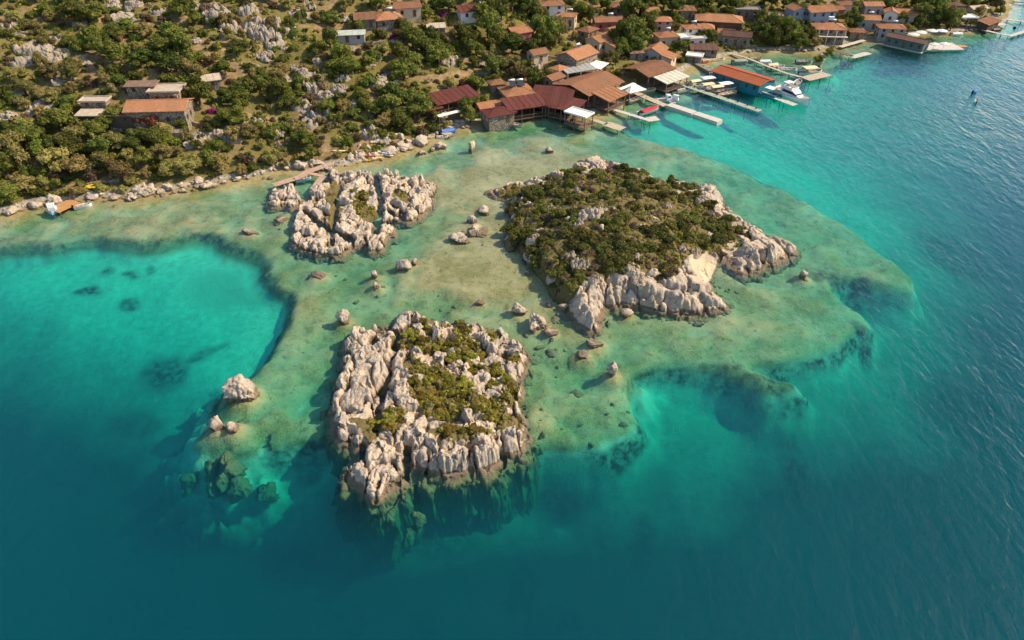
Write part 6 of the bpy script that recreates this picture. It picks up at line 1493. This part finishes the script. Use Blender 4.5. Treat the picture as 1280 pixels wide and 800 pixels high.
# undergrowth: the low scrub nobody could count, one mesh of small leaf tufts
def undergrowth():
    rs = np.random.RandomState(9)
    n = 11000
    vs, mi = [], []
    ts = rs.uniform(size=(n * 4, 2))
    c = 0
    for u, v in ts:
        if c >= n: break
        x = -230 + 450 * u; y = 120 + 260 * v
        z = ground_z(x, y)
        if z < 1.0 or not clear((x, y), .3): continue
        ns = fbm(np.array([x / 8]), np.array([y / 8]), seed=201)[0]
        if ns < -.12: continue
        j = min(max(np.searchsorted(gx, x), 0), nx - 1); i = min(max(np.searchsorted(gy, y), 0), ny - 1)
        if soil[i, j] > 1.15: continue
        c += 1
        r = rs.uniform(.4, 1.3); m_ = 24
        d = rs.normal(size=(m_, 3)); d /= np.linalg.norm(d, axis=1)[:, None]; d[:, 2] = np.abs(d[:, 2]) * .8
        p = np.array([x, y, z]) + d * (r * rs.uniform(.4, 1, m_))[:, None]
        t_ = np.cross(d + .8 * rs.normal(size=(m_, 3)), rs.normal(size=(m_, 3))); t_ /= np.linalg.norm(t_, axis=1)[:, None]
        b_ = np.cross(d, t_)
        s = .22 * r * rs.uniform(.7, 1.5, m_)[:, None] + .08
        vs.append(np.stack([p - t_ * s, p - b_ * s, p + t_ * s, p + b_ * s], 1).reshape(-1, 3)); mi.append(np.full(m_, c % 3))
    for key, cnt in (('front', 500), ('pale', 70), ('bushy', 2000)):
        for vp, zz in {'front': VEG_A, 'pale': VEG_C[:3], 'bushy': VEG_B}[key]:
            pw = polyw(vp, zz, 1); a0, a1 = pw.min(0), pw.max(0)
            k_ = int(cnt * (a1 - a0).prod() / {'front': 500., 'pale': 60., 'bushy': 1500.}[key])
            for _ in range(min(k_, 2200)):
                x, y = rs.uniform(a0[0], a1[0]), rs.uniform(a0[1], a1[1])
                if not inpoly(pw, x, y): continue
                z = FIELDS[key][0](x, y)
                if z < .5 or FIELDS[key][3](x, y) < .4: continue
                if key == 'bushy' and rs.uniform() < .6 and in_gap(*proj((x, y, z))): continue
                c += 1; r = rs.uniform(.25, .8); m_ = 26
                d = rs.normal(size=(m_, 3)); d /= np.linalg.norm(d, axis=1)[:, None]; d[:, 2] = np.abs(d[:, 2]) * .8
                p = np.array([x, y, z]) + d * (r * rs.uniform(.4, 1, m_))[:, None]
                t_ = np.cross(d + .8 * rs.normal(size=(m_, 3)), rs.normal(size=(m_, 3))); t_ /= np.linalg.norm(t_, axis=1)[:, None]
                b_ = np.cross(d, t_); s = .2 * r * rs.uniform(.7, 1.5, m_)[:, None] + .04
                vs.append(np.stack([p - t_ * s, p - b_ * s, p + t_ * s, p + b_ * s], 1).reshape(-1, 3)); mi.append(np.full(m_, (0, 0, 1)[c % 3] if key != 'bushy' else (0, 2, 1, 3)[c % 4]))
    V = np.concatenate(vs)
    o = link('undergrowth', mesh_np('undergrowth', V, np.arange(len(V)).reshape(-1, 4), [LEAF_MOSS, LEAF_OLIVE, LEAF_DARK, LEAF_DRY], False, None, np.concatenate(mi)))
    tag(o, 'low scrub and dry grass tufts covering the hillside', kind='stuff')
undergrowth()

# ------------------------------------------------------------------ labels for repeats: look + place beside a named landmark + rank
LMK = [(h[0], h[2]) for h in HOUSES if h[2]]
for a, nm in [((590, 187), 'the standing sarcophagus'), ((80, 257), 'the swimming platform'), ((264, 139), 'the magenta bougainvillea'), ((560, 164), 'the blue covered boat'), ((463, 201), 'the large yellow kayak'), ((1022, 80), 'the small rock stack')]:
    LMK.append((hit(*a), nm))
for a, nm in [((45, 62), 'the far left upper crags'), ((335, 40), 'the big upper crag'), ((400, 140), 'the grey rock slope'), ((463, 168), 'the dark crag by the lagoon'), ((270, 18), 'the crag at the top left'), ((460, 140), 'the sandy trail'), ((342, 231), 'the pinkish jetty'), ((8, 146), 'the left edge crag'), ((240, 232), 'the rocky left shore'), ((150, 20), 'the top left dirt track'), ((20, 200), 'the left edge olive tree'), ((560, 76), 'the rubble terrace')]:
    LMK.append((hit(*a), nm))
ISLE_LMK = {'front': [((430, 500), 'left rim'), ((500, 395), 'far left corner'), ((560, 402), 'far rim'), ((640, 430), 'far right corner'), ((650, 500), 'right rim'), ((600, 570), 'near cliff'), ((470, 590), 'near left promontory'), ((545, 460), 'middle'), ((490, 470), 'long cleft')],
            'pale': [((380, 300), 'left end'), ((450, 262), 'green hollow'), ((500, 235), 'right knoll'), ((420, 250), 'long cleft')],
            'bushy': [((610, 240), 'left spit'), ((735, 208), 'far peak'), ((890, 245), 'far right corner'), ((945, 295), 'eastern rock'), ((880, 325), 'sandy cove'), ((800, 370), 'near rock wall'), ((735, 380), 'tall headland'), ((660, 315), 'shaded left shore'), ((700, 240), 'upper left slope'), ((750, 265), 'summit rocks'), ((820, 255), 'upper right slope'), ((800, 300), 'middle hollow'), ((720, 310), 'lower left slope')]}
isl = {k: (FIELDS[k][1], [(ihit(k, *a), n_) for a, n_ in v]) for k, v in ISLE_LMK.items()}
ISN = {'front': 'front islet', 'pale': 'pale islet', 'bushy': 'bushy islet'}
LOOK = {'dark': 'broad green tree', 'olive': 'dull olive tree', 'fresh': 'fresh green round tree', 'shrub': 'dark green shrub', 'maquis': 'maquis bush', 'moss': 'mossy low shrub', 'dry': 'brownish bush', 'pink': 'magenta bush', 'yellow': 'yellow bush', 'red': 'red tree'}
ORD = ['closest', 'second closest', 'third closest', 'fourth closest', 'fifth closest', 'sixth closest', 'seventh closest', 'eighth closest', 'ninth closest', 'tenth closest', 'eleventh closest', 'twelfth closest'] + ['%dth closest' % k for k in range(13, 80)]
def side(d, big):
    if abs(d[0]) > abs(d[1]): return 'right of' if d[0] > 0 else 'left of'
    return ('uphill of' if big else 'on the far side of') if d[1] > 0 else ('downhill of' if big else 'on the near side of')
buckets = {}
for o, k, p in PLANTS:
    home = next((q for q in ISN if inpoly(isl[q][0], p[0], p[1])), None)
    if home:
        cands = [(l, ISN[home] + ' ' + n_) for l, n_ in isl[home][1] if l is not None]; pre = 'the '
    else: cands = LMK; pre = ''
    l, n_ = min(cands, key=lambda c: math.hypot(p[0] - c[0][0], p[1] - c[0][1]))
    d = (p[0] - l[0], p[1] - l[1])
    buckets.setdefault((LOOK[k], side(d, home is None), pre + n_), []).append((math.hypot(*d), o))
for o, p in ISLE_ROCKS:
    l, n_ = min(((l, 'bushy islet ' + n_) for l, n_ in isl['bushy'][1]), key=lambda c: math.hypot(p[0] - c[0][0], p[1] - c[0][1])); d = (p[0] - l[0], p[1] - l[1])
    buckets.setdefault(('pale scrub rock', side(d, False), 'the ' + n_), []).append((math.hypot(*d), o))
for lst, look in ((ROCKS, 'grey limestone crag'), (SHR, 'pale shore boulder')):
    for o, p in lst:
        if o.get('label'): continue
        l, n_ = min(LMK, key=lambda c: math.hypot(p[0] - c[0][0], p[1] - c[0][1])); d = (p[0] - l[0], p[1] - l[1])
        buckets.setdefault((look, side(d, True), n_), []).append((math.hypot(*d), o))
for (look, sd_, n_), lst in buckets.items():
    lst.sort(key=lambda q: q[0])
    for i, (_, o) in enumerate(lst):
        o['label'] = '%s %s %s' % (look, sd_, n_) if len(lst) == 1 else '%s %s %s, %s' % (look, sd_, n_, ORD[i])
        if not o.get('group'): o['group'] = {'broad': 'broad green trees on the slope', 'dull': 'olive trees on the slope', 'fresh': 'fresh green trees on the slope', 'brownish': 'dry bushes on the slope'}.get(look.split()[0], 'shrubs on the hillside') if 'crag' not in look else 'crags'
for o in list(bpy.data.objects):      # prototypes that found no place
    if o.parent is None and o.location.z < -400:
        for c in list(o.children): bpy.data.objects.remove(c)
        bpy.data.objects.remove(o)
